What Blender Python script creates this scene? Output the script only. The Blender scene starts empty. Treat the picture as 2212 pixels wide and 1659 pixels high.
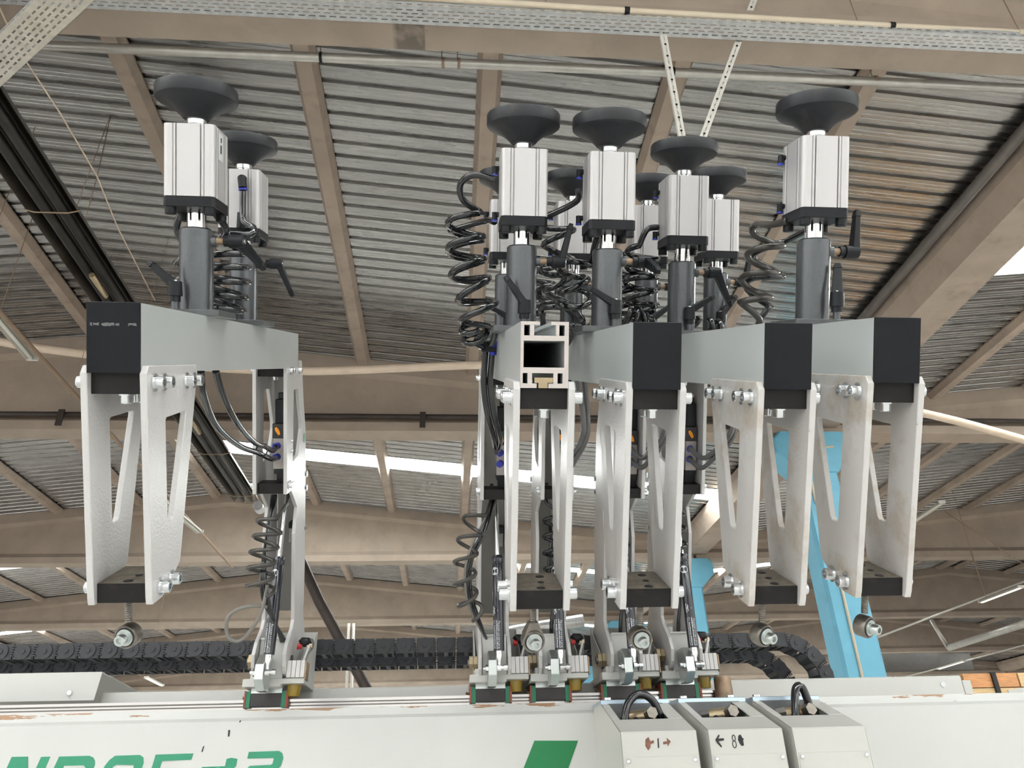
import bpy, bmesh, math, random
from mathutils import Vector, Matrix
from mathutils.geometry import tessellate_polygon
random.seed(7)
C = bpy.context.scene
COL = C.collection
PI = math.pi

# ------------------------------------------------------------------ camera, sky, exposure
# all coordinates: metres, camera eye at the origin, X along the machine rail, Y into the hall, Z up; floor at z = FLOOR
FLOOR = -1.5
cam = bpy.data.cameras.new('camera'); camo = bpy.data.objects.new('camera', cam); COL.objects.link(camo)
cam.sensor_width = 36.0; cam.lens = 36.0*1661.0/2212.0; cam.clip_end = 400; cam.clip_start = 0.05
right = Vector((0.99695354, -0.07275366, -0.02811646)); down = Vector((0.01005755, 0.47737997, -0.87863941)); fwd = Vector((0.07734647, 0.87567989, 0.47665738))
camo.matrix_world = Matrix((( right.x, -down.x, -fwd.x, 0), (right.y, -down.y, -fwd.y, 0), (right.z, -down.z, -fwd.z, 0), (0, 0, 0, 1)))
C.camera = camo
w = bpy.data.worlds.new('overcast_sky'); C.world = w; w.use_nodes = True
bg = w.node_tree.nodes['Background']; bg.inputs[0].default_value = (1.0, 0.985, 0.95, 1); bg.inputs[1].default_value = 1.5
C.view_settings.view_transform = 'Standard'; C.view_settings.look = 'None'
C.view_settings.gamma = 1; C.view_settings.use_curve_mapping = False; C.view_settings.exposure = 0.20
# daylight of the roof lights: one area light over each translucent strip (strip list also used by the roof below)
RIDGES = (-38.6, -7.4, 23.8, 55.0); HALF = 15.6; SL = .105
SKY = [(-32, -31, -39, 39), (-22.5, -21.3, -39, 39), (-12.2, -11.7, -39, 39), (-3.0, -2.3, -23, 39), (9.3, 10.3, 8.2, 23.8), (20.6, 21.5, -7.4, 8.2), (30.1, 30.7, -23, 16.0), (40.1, 40.7, -23, 24), (50.2, 50.9, -38, 40), (59.5, 60.2, -38, 40)]
def roofz(x):
    r = min(RIDGES, key=lambda q: abs(x-q)); return 9.354-SL*abs(x-r)
SKY_RADIANCE = 42.0
for (sy0, sy1, sx0, sx1) in SKY:
    for r in RIDGES:
        for sgn in (-1, 1):
            xa, xb = sorted((r, r+sgn*HALF)); xa, xb = max(xa, sx0), min(xb, sx1)
            if xb-xa < 1: continue
            la = bpy.data.lights.new('roof_light_sky', 'AREA'); la.shape = 'RECTANGLE'; la.size = xb-xa; la.size_y = sy1-sy0
            la.energy = SKY_RADIANCE*PI*la.size*la.size_y; la.color = (1.0, 1.0, 1.0)
            lo = bpy.data.objects.new('roof_light_sky', la); COL.objects.link(lo)
            lo.location = ((xa+xb)/2, (sy0+sy1)/2, (roofz(xa)+roofz(xb))/2+.20); lo.rotation_euler = (0, math.atan(SL)*sgn, 0)
C.cycles.max_bounces = 8; C.cycles.diffuse_bounces = 4; C.cycles.glossy_bounces = 4; C.cycles.transparent_max_bounces = 12
C.cycles.caustics_reflective = False; C.cycles.caustics_refractive = False

# ------------------------------------------------------------------ materials
def srgb(r, g, b):
    f = lambda c: (c/255/12.92) if c <= 10 else ((c/255+0.055)/1.055)**2.4
    return (f(r), f(g), f(b))
M = {}
def mat(name, col, rough=.5, metal=0., var=.0, vscale=8., stretch=(1, 1, 1), bump=0., bscale=100., rvar=0., coat=0., dirt=None, spots=None, spec=None):
    m = bpy.data.materials.new(name); m.use_nodes = True; nt = m.node_tree; N = nt.nodes; Lk = nt.links
    b = N['Principled BSDF']
    b.inputs['Base Color'].default_value = (*col, 1); b.inputs['Roughness'].default_value = rough; b.inputs['Metallic'].default_value = metal
    if spec is not None: b.inputs['Specular IOR Level'].default_value = spec
    b.inputs['Coat Weight'].default_value = coat; b.inputs['Coat Roughness'].default_value = .08
    tc = N.new('ShaderNodeTexCoord'); mp = N.new('ShaderNodeMapping'); mp.inputs['Scale'].default_value = stretch
    Lk.new(tc.outputs['Object'], mp.inputs[0])
    def noise(scale, detail=4., rg=.55):
        n = N.new('ShaderNodeTexNoise'); n.inputs['Scale'].default_value = scale; n.inputs['Detail'].default_value = detail; n.inputs['Roughness'].default_value = rg
        Lk.new(mp.outputs[0], n.inputs['Vector']); return n
    def ramp(src, lo, hi, a=0., bb=1.):
        r = N.new('ShaderNodeMapRange'); r.inputs[1].default_value = lo; r.inputs[2].default_value = hi; r.inputs[3].default_value = a; r.inputs[4].default_value = bb
        Lk.new(src, r.inputs[0]); return r.outputs[0]
    colout = None
    if var > 0:
        n = noise(vscale)
        mx = N.new('ShaderNodeMix'); mx.data_type = 'RGBA'
        mx.inputs[6].default_value = (*[c*(1-var) for c in col], 1); mx.inputs[7].default_value = (*[min(1, c*(1+var)) for c in col], 1)
        Lk.new(ramp(n.outputs[0], .3, .7), mx.inputs[0]); colout = mx.outputs[2]
    for d in ([dirt] if dirt else []) + ([spots] if spots else []):
        dc, lo, hi, sc, amt = d
        n = noise(sc, 6., .65)
        mx = N.new('ShaderNodeMix'); mx.data_type = 'RGBA'
        Lk.new(ramp(n.outputs[0], lo, hi, 0, amt), mx.inputs[0])
        if colout: Lk.new(colout, mx.inputs[6])
        else: mx.inputs[6].default_value = (*col, 1)
        mx.inputs[7].default_value = (*dc, 1); colout = mx.outputs[2]
    if colout: Lk.new(colout, b.inputs['Base Color'])
    if rvar > 0:
        n = noise(vscale*1.7, 3.); Lk.new(ramp(n.outputs[0], .3, .7, max(.02, rough-rvar), min(1, rough+rvar)), b.inputs['Roughness'])
    if bump > 0:
        n = noise(bscale, 2.); bp = N.new('ShaderNodeBump'); bp.inputs['Strength'].default_value = bump; bp.inputs['Distance'].default_value = .004
        Lk.new(n.outputs[0], bp.inputs['Height']); Lk.new(bp.outputs[0], b.inputs['Normal'])
    M[name] = m; return m
mat('concrete', (.42, .345, .28), .85, 0, .10, 1.3, bump=.25, bscale=14, dirt=((.20, .15, .115), .56, .74, 2.2, .18), spots=((.12, .09, .07), .70, .74, 9., .6))
mat('purlin_concrete', (.43, .35, .285), .85, 0, .10, 1.6, bump=.2, bscale=14, dirt=((.22, .165, .125), .55, .75, 3., .5))
mat('galvanised_sheet', (.43, .42, .41), .29, 1., .10, 2.0, stretch=(.10, 3.2, 3.2), rvar=.07)
mat('galvanised_tray', (.62, .63, .63), .38, .5, .15, 14.)
mat('floor_concrete', (.62, .605, .58), .45, 0, .15, .35, rvar=.1)
mat('white_coat', (.66, .645, .64), .27, 0, .03, 6., bump=.17, bscale=200.)
mat('white_coat_dusty', (.67, .65, .635), .36, 0, .04, 6., bump=.15, bscale=200., dirt=((.42, .31, .19), .51, .70, 9., .65), spots=((.18, .12, .07), .685, .74, 55., .7))
mat('white_edge', (.74, .72, .71), .45, 0, .05, 20.)
mat('white_paint', (.63, .63, .605), .33, 0, .03, 5., bump=.05, bscale=60.)
mat('cover_paint', (.62, .61, .575), .36, 0, .02, 5., bump=.06, bscale=140.)
mat('anodised_beam', (.64, .67, .67), .30, .30)
mat('cut_aluminium', (.66, .60, .575), .5, .35, .04, 30.)
mat('cylinder_aluminium', (.66, .64, .645), .33, .35, .03, 5., stretch=(3, 3, .5), dirt=((.42, .33, .27), .66, .78, 16., .45))
mat('rubber', (.012, .014, .018), .48, 0, .3, 18., dirt=((.11, .075, .055), .52, .75, 9., .55))
mat('black_plastic', (.008, .009, .012), .42, 0, .2, 20., spec=.3)
mat('black_cap', (.008, .009, .012), .45, 0, .12, 60., spec=.2)
mat('black_block', (.011, .010, .010), .5, .0, .2, 40., dirt=((.06, .045, .035), .55, .8, 20., .5), spec=.25)
mat('dusty_block_top', (.17, .145, .115), .8, 0, .25, 60.)
mat('rail_steel', (.52, .51, .50), .16, 1.)
mat('chrome', (.86, .86, .87), .07, 1.)
mat('zinc_bolt', (.80, .82, .84), .20, 1., .06, 60., dirt=((.35, .24, .14), .63, .78, 60., .5))
mat('steel_thread', (.22, .20, .175), .36, .9, .2, 60., dirt=((.20, .14, .09), .55, .7, 60., .6))
mat('steel_bracket', (.62, .66, .65), .28, .9, .05, 12.)
mat('hammertone', (.118, .125, .134), .27, .55, .05, 120., bump=.10, bscale=320.)
mat('plate_grey', (.11, .115, .12), .42, .4, .12, 40.)
mat('hose_black', (.010, .011, .014), .14, 0, .1, 20., coat=.5)
mat('hose_dusty', (.045, .040, .036), .30, 0, .3, 30., coat=.2)
mat('hose_grey', (.13, .13, .135), .25, 0, .1, 20., coat=.3)
mat('cable_grey', (.20, .19, .175), .5, 0)
mat('blue_plastic', (.02, .035, .42), .35)
mat('spring_black', (.010, .012, .022), .16, 0, coat=.6)
mat('print_white', (.80, .82, .84), .5)
mat('ink_black', (.012, .012, .013), .6)
mat('ink_brown', (.20, .09, .06), .7, 0, .25, 60.)
mat('brass', (.46, .37, .24), .36, .8, .12, 30.)
mat('brown_steel', (.30, .21, .14), .5, .5, .3, 30.)
mat('urethane', (.30, .20, .015), .25, 0, .1, 20., coat=.3)
mat('rail_red', (.30, .06, .035), .5); mat('rail_green', (.012, .20, .10), .4)
mat('block_steel', (.045, .042, .042), .42, .5, .15, 30.)
mat('red_plastic', (.45, .02, .02), .35); mat('orange_plastic', (.85, .30, .01), .4)
mat('valve_grey', (.42, .38, .36), .5, .3)
mat('sticker_green', (.06, .26, .14), .45)
mat('letter_green', (.018, .235, .125), .42, 0, .06, 14.)
mat('flag_green', (.0, .16, .045), .45)
mat('chain_plastic', (.018, .019, .024), .50, 0, .2, 30.)
mat('sheet_inside', (.46, .45, .42), .5)
mat('blue_column', (.18, .50, .68), .5, 0, .05, 2., dirt=((.16, .33, .42), .58, .75, 3.5, .4))
mat('blue_zinc', (.50, .62, .72), .28, .8, .05, 20.)
mat('cream_hose', (.74, .60, .47), .45, 0, .06, 6.)
mat('cream_pipe', (.74, .64, .50), .5, 0, .05, 4.)
mat('conduit', (.60, .58, .54), .35, .5, .1, 6.)
mat('gutter_grey', (.17, .15, .135), .5, 0, .15, 4.)
mat('dark_pipe', (.055, .042, .036), .5, .3, .2, 4.)
mat('heater_black', (.030, .026, .023), .45, .4, .2, 3.)
mat('heater_reflector', (.085, .072, .06), .32, .85, .1, 3.)
mat('rust_wire', (.32, .23, .16), .6, .4)
mat('lamp_white', (.80, .78, .72), .4)
mat('dirty_white_plastic', (.62, .58, .50), .5, 0, .1, 10.)
mat('timber', (.62, .30, .13), .65, 0, .18, 5., stretch=(1, 8, 8))
mat('timber_pale', (.70, .50, .27), .65, 0, .15, 5., stretch=(1, 8, 8))
mat('strap_black', (.01, .01, .01), .5)
mat('wall_tan', (.42, .36, .29), .8, 0, .08, .5)
mat('dark_window', (.02, .022, .025), .2)
m = bpy.data.materials.new('lamp_tube'); m.use_nodes = True
m.node_tree.nodes['Principled BSDF'].inputs['Emission Color'].default_value = (1, .97, .9, 1); m.node_tree.nodes['Principled BSDF'].inputs['Emission Strength'].default_value = 2.0; M['lamp_tube'] = m
# translucent roof light
m = bpy.data.materials.new('rooflight'); m.use_nodes = True; nt = m.node_tree; nt.nodes.clear()
o = nt.nodes.new('ShaderNodeOutputMaterial'); mx = nt.nodes.new('ShaderNodeMixShader'); a = nt.nodes.new('ShaderNodeBsdfTransparent'); t = nt.nodes.new('ShaderNodeBsdfTranslucent')
a.inputs[0].default_value = (.95, .97, .96, 1); t.inputs[0].default_value = (.9, .92, .9, 1); mx.inputs[0].default_value = .30
nt.links.new(a.outputs[0], mx.inputs[1]); nt.links.new(t.outputs[0], mx.inputs[2]); nt.links.new(mx.outputs[0], o.inputs[0]); M['rooflight'] = m
# machine paint with chipped top edge
def chipped():
    m = mat('base_paint', (.63, .63, .61), .35, 0, .03, 3.)
    nt = m.node_tree; N = nt.nodes; L = nt.links; b = N['Principled BSDF']
    src = b.inputs['Base Color'].links[0].from_socket
    tc = N.new('ShaderNodeTexCoord'); sx = N.new('ShaderNodeSeparateXYZ'); L.new(tc.outputs['Object'], sx.inputs[0])
    mp = N.new('ShaderNodeMapping'); mp.inputs['Scale'].default_value = (3.2, 6, 26); L.new(tc.outputs['Object'], mp.inputs[0])
    n = N.new('ShaderNodeTexNoise'); n.inputs['Scale'].default_value = 2.2; n.inputs['Detail'].default_value = 8; n.inputs['Roughness'].default_value = .6; L.new(mp.outputs[0], n.inputs['Vector'])
    r = N.new('ShaderNodeMapRange'); r.inputs[1].default_value = .232; r.inputs[2].default_value = .268; r.inputs[3].default_value = 0; r.inputs[4].default_value = .20; L.new(sx.outputs[2], r.inputs[0])
    ad = N.new('ShaderNodeMath'); ad.operation = 'ADD'; L.new(n.outputs[0], ad.inputs[0]); L.new(r.outputs[0], ad.inputs[1])
    g = N.new('ShaderNodeMath'); g.operation = 'GREATER_THAN'; g.inputs[1].default_value = .745; L.new(ad.outputs[0], g.inputs[0])
    mx = N.new('ShaderNodeMix'); mx.data_type = 'RGBA'; L.new(g.outputs[0], mx.inputs[0]); L.new(src, mx.inputs[6]); mx.inputs[7].default_value = (.33, .19, .11, 1)
    L.new(mx.outputs[2], b.inputs['Base Color'])
chipped()
# near girder: oil stain on the soffit
def stained():
    m = mat('concrete_stained', (.42, .345, .28), .85, 0, .10, 1.3, bump=.25, bscale=14, dirt=((.20, .15, .115), .56, .74, 2.2, .18), spots=((.12, .09, .07), .70, .74, 9., .6))
    nt = m.node_tree; N = nt.nodes; L = nt.links; b = N['Principled BSDF']
    src = b.inputs['Base Color'].links[0].from_socket
    tc = N.new('ShaderNodeTexCoord'); sx = N.new('ShaderNodeSeparateXYZ'); L.new(tc.outputs['Object'], sx.inputs[0])
    n = N.new('ShaderNodeTexNoise'); n.inputs['Scale'].default_value = 5.; n.inputs['Detail'].default_value = 5; L.new(tc.outputs['Object'], n.inputs['Vector'])
    def step(sock, lo, hi):
        r = N.new('ShaderNodeMapRange'); r.inputs[1].default_value = lo; r.inputs[2].default_value = hi; L.new(sock, r.inputs[0]); return r.outputs[0]
    def mul(p, q):
        k = N.new('ShaderNodeMath'); k.operation = 'MULTIPLY'; L.new(p, k.inputs[0])
        if isinstance(q, float): k.inputs[1].default_value = q
        else: L.new(q, k.inputs[1])
        return k.outputs[0]
    f = mul(mul(step(sx.outputs[0], -.66, -.60), step(sx.outputs[0], -.315, -.325)), step(n.outputs[0], .25, .52))
    mx = N.new('ShaderNodeMix'); mx.data_type = 'RGBA'; L.new(mul(f, .75), mx.inputs[0]); L.new(src, mx.inputs[6]); mx.inputs[7].default_value = (.10, .085, .07, 1)
    L.new(mx.outputs[2], b.inputs['Base Color'])
stained()

# ------------------------------------------------------------------ mesh builder
class MB:
    def __init__(s, off=(0, 0, 0), pre=None): s.v = []; s.f = []; s.s = []; s.off = Vector(off); s.pre = pre
    def pt(s, p):
        p = Vector(p)
        if s.pre: p = s.pre(p)
        s.v.append(p - s.off); return len(s.v)-1
    def face(s, idx, sm=False): s.f.append(idx); s.s.append(sm)
    def box(s, x0, x1, y0, y1, z0, z1):
        i = [s.pt(p) for p in ((x0,y0,z0),(x1,y0,z0),(x1,y1,z0),(x0,y1,z0),(x0,y0,z1),(x1,y0,z1),(x1,y1,z1),(x0,y1,z1))]
        for q in ((0,3,2,1),(4,5,6,7),(0,1,5,4),(1,2,6,5),(2,3,7,6),(3,0,4,7)): s.face([i[k] for k in q])
        return s
    def hexa(s, P):   # eight corners in box order
        i = [s.pt(p) for p in P]
        for q in ((0,3,2,1),(4,5,6,7),(0,1,5,4),(1,2,6,5),(2,3,7,6),(3,0,4,7)): s.face([i[k] for k in q])
        return s
    def cyl(s, p0, p1, r0, r1=None, n=16, caps=True, sm=True, rot=0.):
        r1 = r0 if r1 is None else r1
        p0 = Vector(p0); p1 = Vector(p1); a = (p1-p0).normalized()
        u = a.orthogonal().normalized() if abs(a.z) < .999 else Vector((1, 0, 0)); q = a.cross(u)
        D_ = [u*math.cos(2*PI*k/n+rot)+q*math.sin(2*PI*k/n+rot) for k in range(n)]
        A = [s.pt(p0+d*r0) for d in D_]; B = [s.pt(p1+d*r1) for d in D_]
        for k in range(n): s.face([A[k], A[(k+1) % n], B[(k+1) % n], B[k]], sm)
        if caps:
            cA = [s.pt(p0+d*r0) for d in D_]; cB = [s.pt(p1+d*r1) for d in D_]
            s.face(cA[::-1]); s.face(cB)
        return s
    def tube(s, pts, r, n=8, caps=True):
        pts = [Vector(p) for p in pts]; rr = r if isinstance(r, (list, tuple)) else [r]*len(pts)
        t = (pts[1]-pts[0]).normalized(); u = t.orthogonal().normalized(); prev = None
        for k, p in enumerate(pts):
            t = ((pts[min(k+1, len(pts)-1)]-pts[max(k-1, 0)])).normalized()
            u = (u - t*u.dot(t)).normalized(); q = t.cross(u)
            ring = [s.pt(p+(u*math.cos(2*PI*j/n)+q*math.sin(2*PI*j/n))*rr[k]) for j in range(n)]
            if prev:
                for j in range(n): s.face([prev[j], prev[(j+1) % n], ring[(j+1) % n], ring[j]], True)
            elif caps: s.face(ring[::-1])
            prev = ring
        if caps: s.face(prev)
        return s
    def lathe(s, prof, o, axis, n=24, sharp=40):
        o = Vector(o); a = Vector(axis).normalized(); u = a.orthogonal().normalized(); q = a.cross(u)
        def ring(r, h): return [s.pt(o+a*h+(u*math.cos(2*PI*k/n)+q*math.sin(2*PI*k/n))*r) for k in range(n)]
        prev = None
        for k in range(len(prof)-1):
            (r0, h0), (r1, h1) = prof[k], prof[k+1]
            if prev is not None:
                d0 = Vector((prof[k][0]-prof[k-1][0], prof[k][1]-prof[k-1][1])); d1 = Vector((r1-r0, h1-h0))
                if d0.length > 0 and d1.length > 0 and math.degrees(d0.angle(d1)) > sharp: prev = None
            if prev is None: prev = ring(max(r0, 1e-5), h0)
            nx = ring(max(r1, 1e-5), h1)
            for j in range(n): s.face([prev[j], prev[(j+1) % n], nx[(j+1) % n], nx[j]], True)
            prev = nx
        return s
    def prism(s, poly, ax, a, b, holes=()):
        def P(uv, w):
            u, v = uv
            return (w, u, v) if ax == 'x' else ((u, w, v) if ax == 'y' else (u, v, w))
        loops = [list(poly)]+[list(h) for h in holes]
        tri = tessellate_polygon([[Vector((p[0], p[1], 0)) for p in l] for l in loops])
        flat = [p for l in loops for p in l]
        A = [s.pt(P(p, a)) for p in flat]; B = [s.pt(P(p, b)) for p in flat]
        for t in tri: s.face([A[k] for k in t]); s.face([B[k] for k in t][::-1])
        k0 = 0
        for l in loops:
            n = len(l)
            for k in range(n):
                i, j = k0+k, k0+(k+1) % n
                s.face([A[i], A[j], B[j], B[i]])
            k0 += n
        return s
    def bar(s, p0, p1, side, w0, h0, w1, h1):   # tapered rectangular bar
        p0 = Vector(p0); p1 = Vector(p1); d = (p1-p0).normalized(); sd = Vector(side); sd = (sd-d*sd.dot(d)).normalized(); up = d.cross(sd)
        P = []
        for (p, w, h) in ((p0, w0, h0), (p1, w1, h1)):
            P += [p-sd*w/2-up*h/2, p+sd*w/2-up*h/2, p+sd*w/2+up*h/2, p-sd*w/2+up*h/2]
        return s.hexa(P)
    def mesh(s, name, m):
        me = bpy.data.meshes.new(name); me.from_pydata(s.v, [], s.f)
        me.polygons.foreach_set('use_smooth', s.s)
        me.materials.append(M[m] if isinstance(m, str) else m)
        bm = bmesh.new(); bm.from_mesh(me); bmesh.ops.recalc_face_normals(bm, faces=bm.faces); bm.to_mesh(me); bm.free()
        me.update(); return me
    def build(s, name, m, parent=None, bevel=0., seg=1):
        o = bpy.data.objects.new(name, s.mesh(name, m)); COL.objects.link(o)
        if parent: o.parent = parent
        if bevel:
            bv = o.modifiers.new('bevel', 'BEVEL'); bv.width = bevel; bv.segments = seg; bv.limit_method = 'ANGLE'; bv.angle_limit = math.radians(50)
        return o
def inst(me, name, parent, loc=(0, 0, 0), rot=(0, 0, 0), scale=None):
    o = bpy.data.objects.new(name, me); COL.objects.link(o); o.parent = parent; o.location = loc; o.rotation_euler = rot
    if scale: o.scale = scale
    return o
def tag(o, label, cat, group=None, kind=None):
    o['label'] = label; o['category'] = cat
    if group: o['group'] = group
    if kind: o['kind'] = kind
    return o
def thing(name, label, cat, loc=(0, 0, 0), rot=(0, 0, 0), group=None):
    o = bpy.data.objects.new(name, None); COL.objects.link(o); o.empty_display_size = .05
    o.location = loc; o.rotation_euler = rot; return tag(o, label, cat, group)
def struct(o, label=None):
    o['kind'] = 'structure'
    if label: o['label'] = label
    return o
def copy_tree(o, parent=None):
    c = o.copy(); COL.objects.link(c); c.parent = parent
    for ch in list(o.children): copy_tree(ch, c)
    return c
def catmull(P, k=8):
    P = [Vector(p) for p in P]; out = []
    for i in range(len(P)-1):
        a = P[max(i-1, 0)]; b = P[i]; c = P[i+1]; d = P[min(i+2, len(P)-1)]
        for j in range(k):
            t = j/k; out.append(.5*((2*b)+(c-a)*t+(2*a-5*b+4*c-d)*t*t+(3*b-a-3*c+d)*t*t*t))
    out.append(P[-1]); return out
def helix(path, R, turns, ph=0., per=14, squash=1.):
    path = catmull(path, 10); L = [0.]
    for i in range(1, len(path)): L.append(L[-1]+(path[i]-path[i-1]).length)
    n = int(turns*per); out = []; u = Vector((1, 0, 0))
    for k in range(n+1):
        s = L[-1]*k/n; i = 0
        while i < len(L)-2 and L[i+1] < s: i += 1
        f = (s-L[i])/max(1e-9, L[i+1]-L[i]); p = path[i].lerp(path[i+1], f); t = (path[i+1]-path[i]).normalized()
        u = (u-t*u.dot(t)).normalized(); q = t.cross(u); a = ph+2*PI*turns*k/n
        rr = R(k/n) if callable(R) else R
        out.append(p+u*math.cos(a)*rr+q*math.sin(a)*rr*squash)
    return out

T30 = math.radians(30); RARM = (T30, 0, 0)
ARM = Matrix.Rotation(T30, 3, 'X')
def aw(p): return ARM @ Vector(p)          # arm frame (tilted 30 degrees) to world

# ------------------------------------------------------------------ hall: floor, girders, purlins, roof
struct(MB().box(-75, 85, -30, 75, FLOOR-.2, FLOOR).build('floor', 'floor_concrete'))
GY = (5.25, 15.25, 25.25, 35.25, 45.25, 55.25)
def girder(r, y, m):
    b = MB(); prev = None
    for x in (r-HALF+.05, r, r+HALF-.05):
        zt = roofz(x)
        sec = [(-.25, 7.0), (.25, 7.0), (.25, 7.2), (.09, 7.36), (.09, zt-.42), (.22, zt-.32), (.22, zt), (-.22, zt), (-.22, zt-.32), (-.09, zt-.42), (-.09, 7.36), (-.25, 7.2)]
        ring = [b.pt((x, y+p[0], p[1])) for p in sec]
        if prev:
            for k in range(12): b.face([prev[k], prev[(k+1) % 12], ring[(k+1) % 12], ring[k]])
        else: b.face(ring[::-1])
        prev = ring
    b.face(prev); return b.build('roof_girder', m)
names = ('overhead nearest the camera', 'second from the camera behind the arms', 'third from the camera', 'fourth from the camera', 'fifth from the camera', 'last one at the far end')
for gi, y in enumerate(GY):
    for ri, r in enumerate(RIDGES):
        if (gi < 2 and ri in (0, 3)) : continue
        struct(girder(r, y, 'concrete_stained' if gi == 0 and ri == 1 else 'concrete'), 'concrete I-section roof girder, %s, %s' % (names[gi], ('far left bay', 'bay with the ridge above the machine', 'bay right of the blue columns', 'far right bay')[ri]))
ceiling = bpy.data.objects.new('ceiling', None); COL.objects.link(ceiling); struct(ceiling, 'corrugated metal roof on concrete purlins')
PX = [.45, 2.87, 5.4, 7.85, 10.27, 12.68]      # purlin distance from the ridge
def ribs(y0, y1):
    pts = []; y = y0; P = .28
    while y < y1-1e-6:
        for dy, dz in ((0, 0), (.055, 0), (.062, .006), (.072, .006), (.079, 0), (.125, 0), (.132, .006), (.142, .006), (.149, 0), (.195, 0), (.21, .045), (.265, .045)):
            if y+dy <= y1: pts.append((y+dy, dz))
        y += P
    pts.append((y1, 0)); return pts
sheetcache = {}
def sheet(x0, x1, y0, y1, up):
    key = (round(x1-x0, 3), round(y1-y0, 3), up)
    if key not in sheetcache:
        b = MB(); L = x1-x0; dz = SL*L*(1 if up else -1)
        A = [(b.pt((0, p[0], p[1])), b.pt((L, p[0], p[1]+dz))) for p in ribs(0, y1-y0)]
        for k in range(len(A)-1): b.face([A[k][0], A[k][1], A[k+1][1], A[k+1][0]])
        sheetcache[key] = b.mesh('roof_sheet', 'galvanised_sheet')
    return inst(sheetcache[key], 'roof_sheet', ceiling, (x0, y0, roofz(x0)+.022))
purl = {}
def purlin(x, y0, y1):
    L = round(y1-y0, 2)
    if L not in purl:
        b = MB(); b.prism([(-.10, -.14), (.10, -.14), (.165, -.02), (.165, .015), (-.165, .015), (-.165, -.02)], 'y', 0, L); purl[L] = b.mesh('purlin', 'purlin_concrete')
    return inst(purl[L], 'purlin', ceiling, (x, y0, roofz(x)))
BY = (-34.75, -24.75, -14.75, -4.75)+GY+(64.,)
for bi in range(len(BY)-1):
    y0, y1 = BY[bi], BY[bi+1]
    for ri, r in enumerate(RIDGES):
        if bi < 5 and ri in (0, 3): continue
        if bi < 3 and ri == 1: pass
        for sgn in (-1, 1):
            edges = [0.0]+PX+[HALF]
            if bi < 3: edges = [0.0, HALF]          # bays behind the camera: one sheet a slope
            for k in range(len(edges)-1):
                xa, xb = sorted((r+sgn*edges[k], r+sgn*edges[k+1])); up = sgn < 0; segs = [(y0, y1)]
                for (s0, s1, c0, c1) in SKY:
                    if y0 < s0 < y1 and c0-.01 <= (xa+xb)/2 <= c1+.01:
                        segs = [(y0, s0), (s1, y1)]; b = MB(); z0 = roofz(xa)+.03; z1 = roofz(xb)+.03
                        b.hexa([(xa, s0, z0), (xb, s0, z1), (xb, s1, z1), (xa, s1, z0), (xa, s0, z0+.012), (xb, s0, z1+.012), (xb, s1, z1+.012), (xa, s1, z0+.012)])
                        b.build('skylight_pane', 'rooflight', ceiling)
                for (p, q) in segs: sheet(xa, xb, p, q, up)
            if bi >= 3:
                for d in PX: purlin(r+sgn*d, y0+.09, y1-.09)
# valley beams with gutter pipe, columns under the girder ends
for vx in (8.2, 39.4, -23.0):
    for bi in range(3, len(BY)-2):
        y0, y1 = BY[bi]+.1, BY[bi+1]-.1
        b = MB(); b.prism([(-.36, 7.12), (.36, 7.12), (.50, 7.50), (.50, 7.735), (-.50, 7.735), (-.50, 7.50)], 'y', y0, y1)
        for i in range(len(b.v)): b.v[i].x += vx
        b.build('valley_beam', 'purlin_concrete', ceiling)
tag(MB().tube([(7.56, -4, 7.66), (7.56, 15, 7.66)], .085, 12).build('gutter_pipe', 'gutter_grey'), 'dark round pipe running along the upper edge of the big right concrete beam', 'pipe')
colm = None
def column():
    root = thing('blue_column', '', 'column')
    b = MB(); b.box(-.42, .42, -.30, .30, FLOOR, 6.35); b.build('shaft', 'blue_column', root, .06, 1)
    b = MB(); b.prism([(-.42, 6.0), (.42, 6.0), (.86, 6.45), (.86, 6.80), (.72, 6.96), (-.72, 6.96), (-.86, 6.80), (-.86, 6.45)], 'y', -.33, .33); b.build('capital', 'blue_column', root, .03, 1)
    return root
colm = column()
cl = ['pale blue concrete column with flared head, nearest, behind the two rightmost arms', 'pale blue column second away, beside the rightmost gas spring', 'pale blue column third away, seen low between the arm carriages', 'pale blue column fourth away down the valley line', 'pale blue column farthest down the valley line']
for k, y in enumerate(GY[1:]):
    c = colm if k == 0 else copy_tree(colm)
    c.location = (7.86, y-.1, 0); c['label'] = cl[k]; c['group'] = 'columns under the roof valley'
rc = copy_tree(colm); rc.location = (39.1, 45.1, 0); rc['label'] = 'pale blue column far at the right beside the end wall'; rc['group'] = 'columns under the right valley'
tag(MB().tube([(7.75, 14.83, FLOOR+.05), (7.75, 14.83, 5.1), (7.62, 14.83, 5.35), (7.62, 14.83, 6.2), (7.7, 14.83, 6.55), (8.3, 14.83, 6.6)], .03, 8).build('column_conduit', 'cream_pipe'), 'cream conduit with clips climbing the face of the nearest blue column', 'pipe')
struct(MB().box(-75, 85, 66, 66.3, FLOOR, 10.).build('wall_back', 'wall_tan'))
wn = struct(MB().box(37, 60, 65.6, 65.9, 5.6, 9.0).build('window_1', 'dark_window'))
b = MB()
for k in range(9): b.box(37+k*2.8, 37.15+k*2.8, 65.45, 65.6, 5.6, 9)
b.box(37, 60, 65.45, 65.6, 7.2, 7.35); b.build('window_frame', 'wall_tan', wn)

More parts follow.
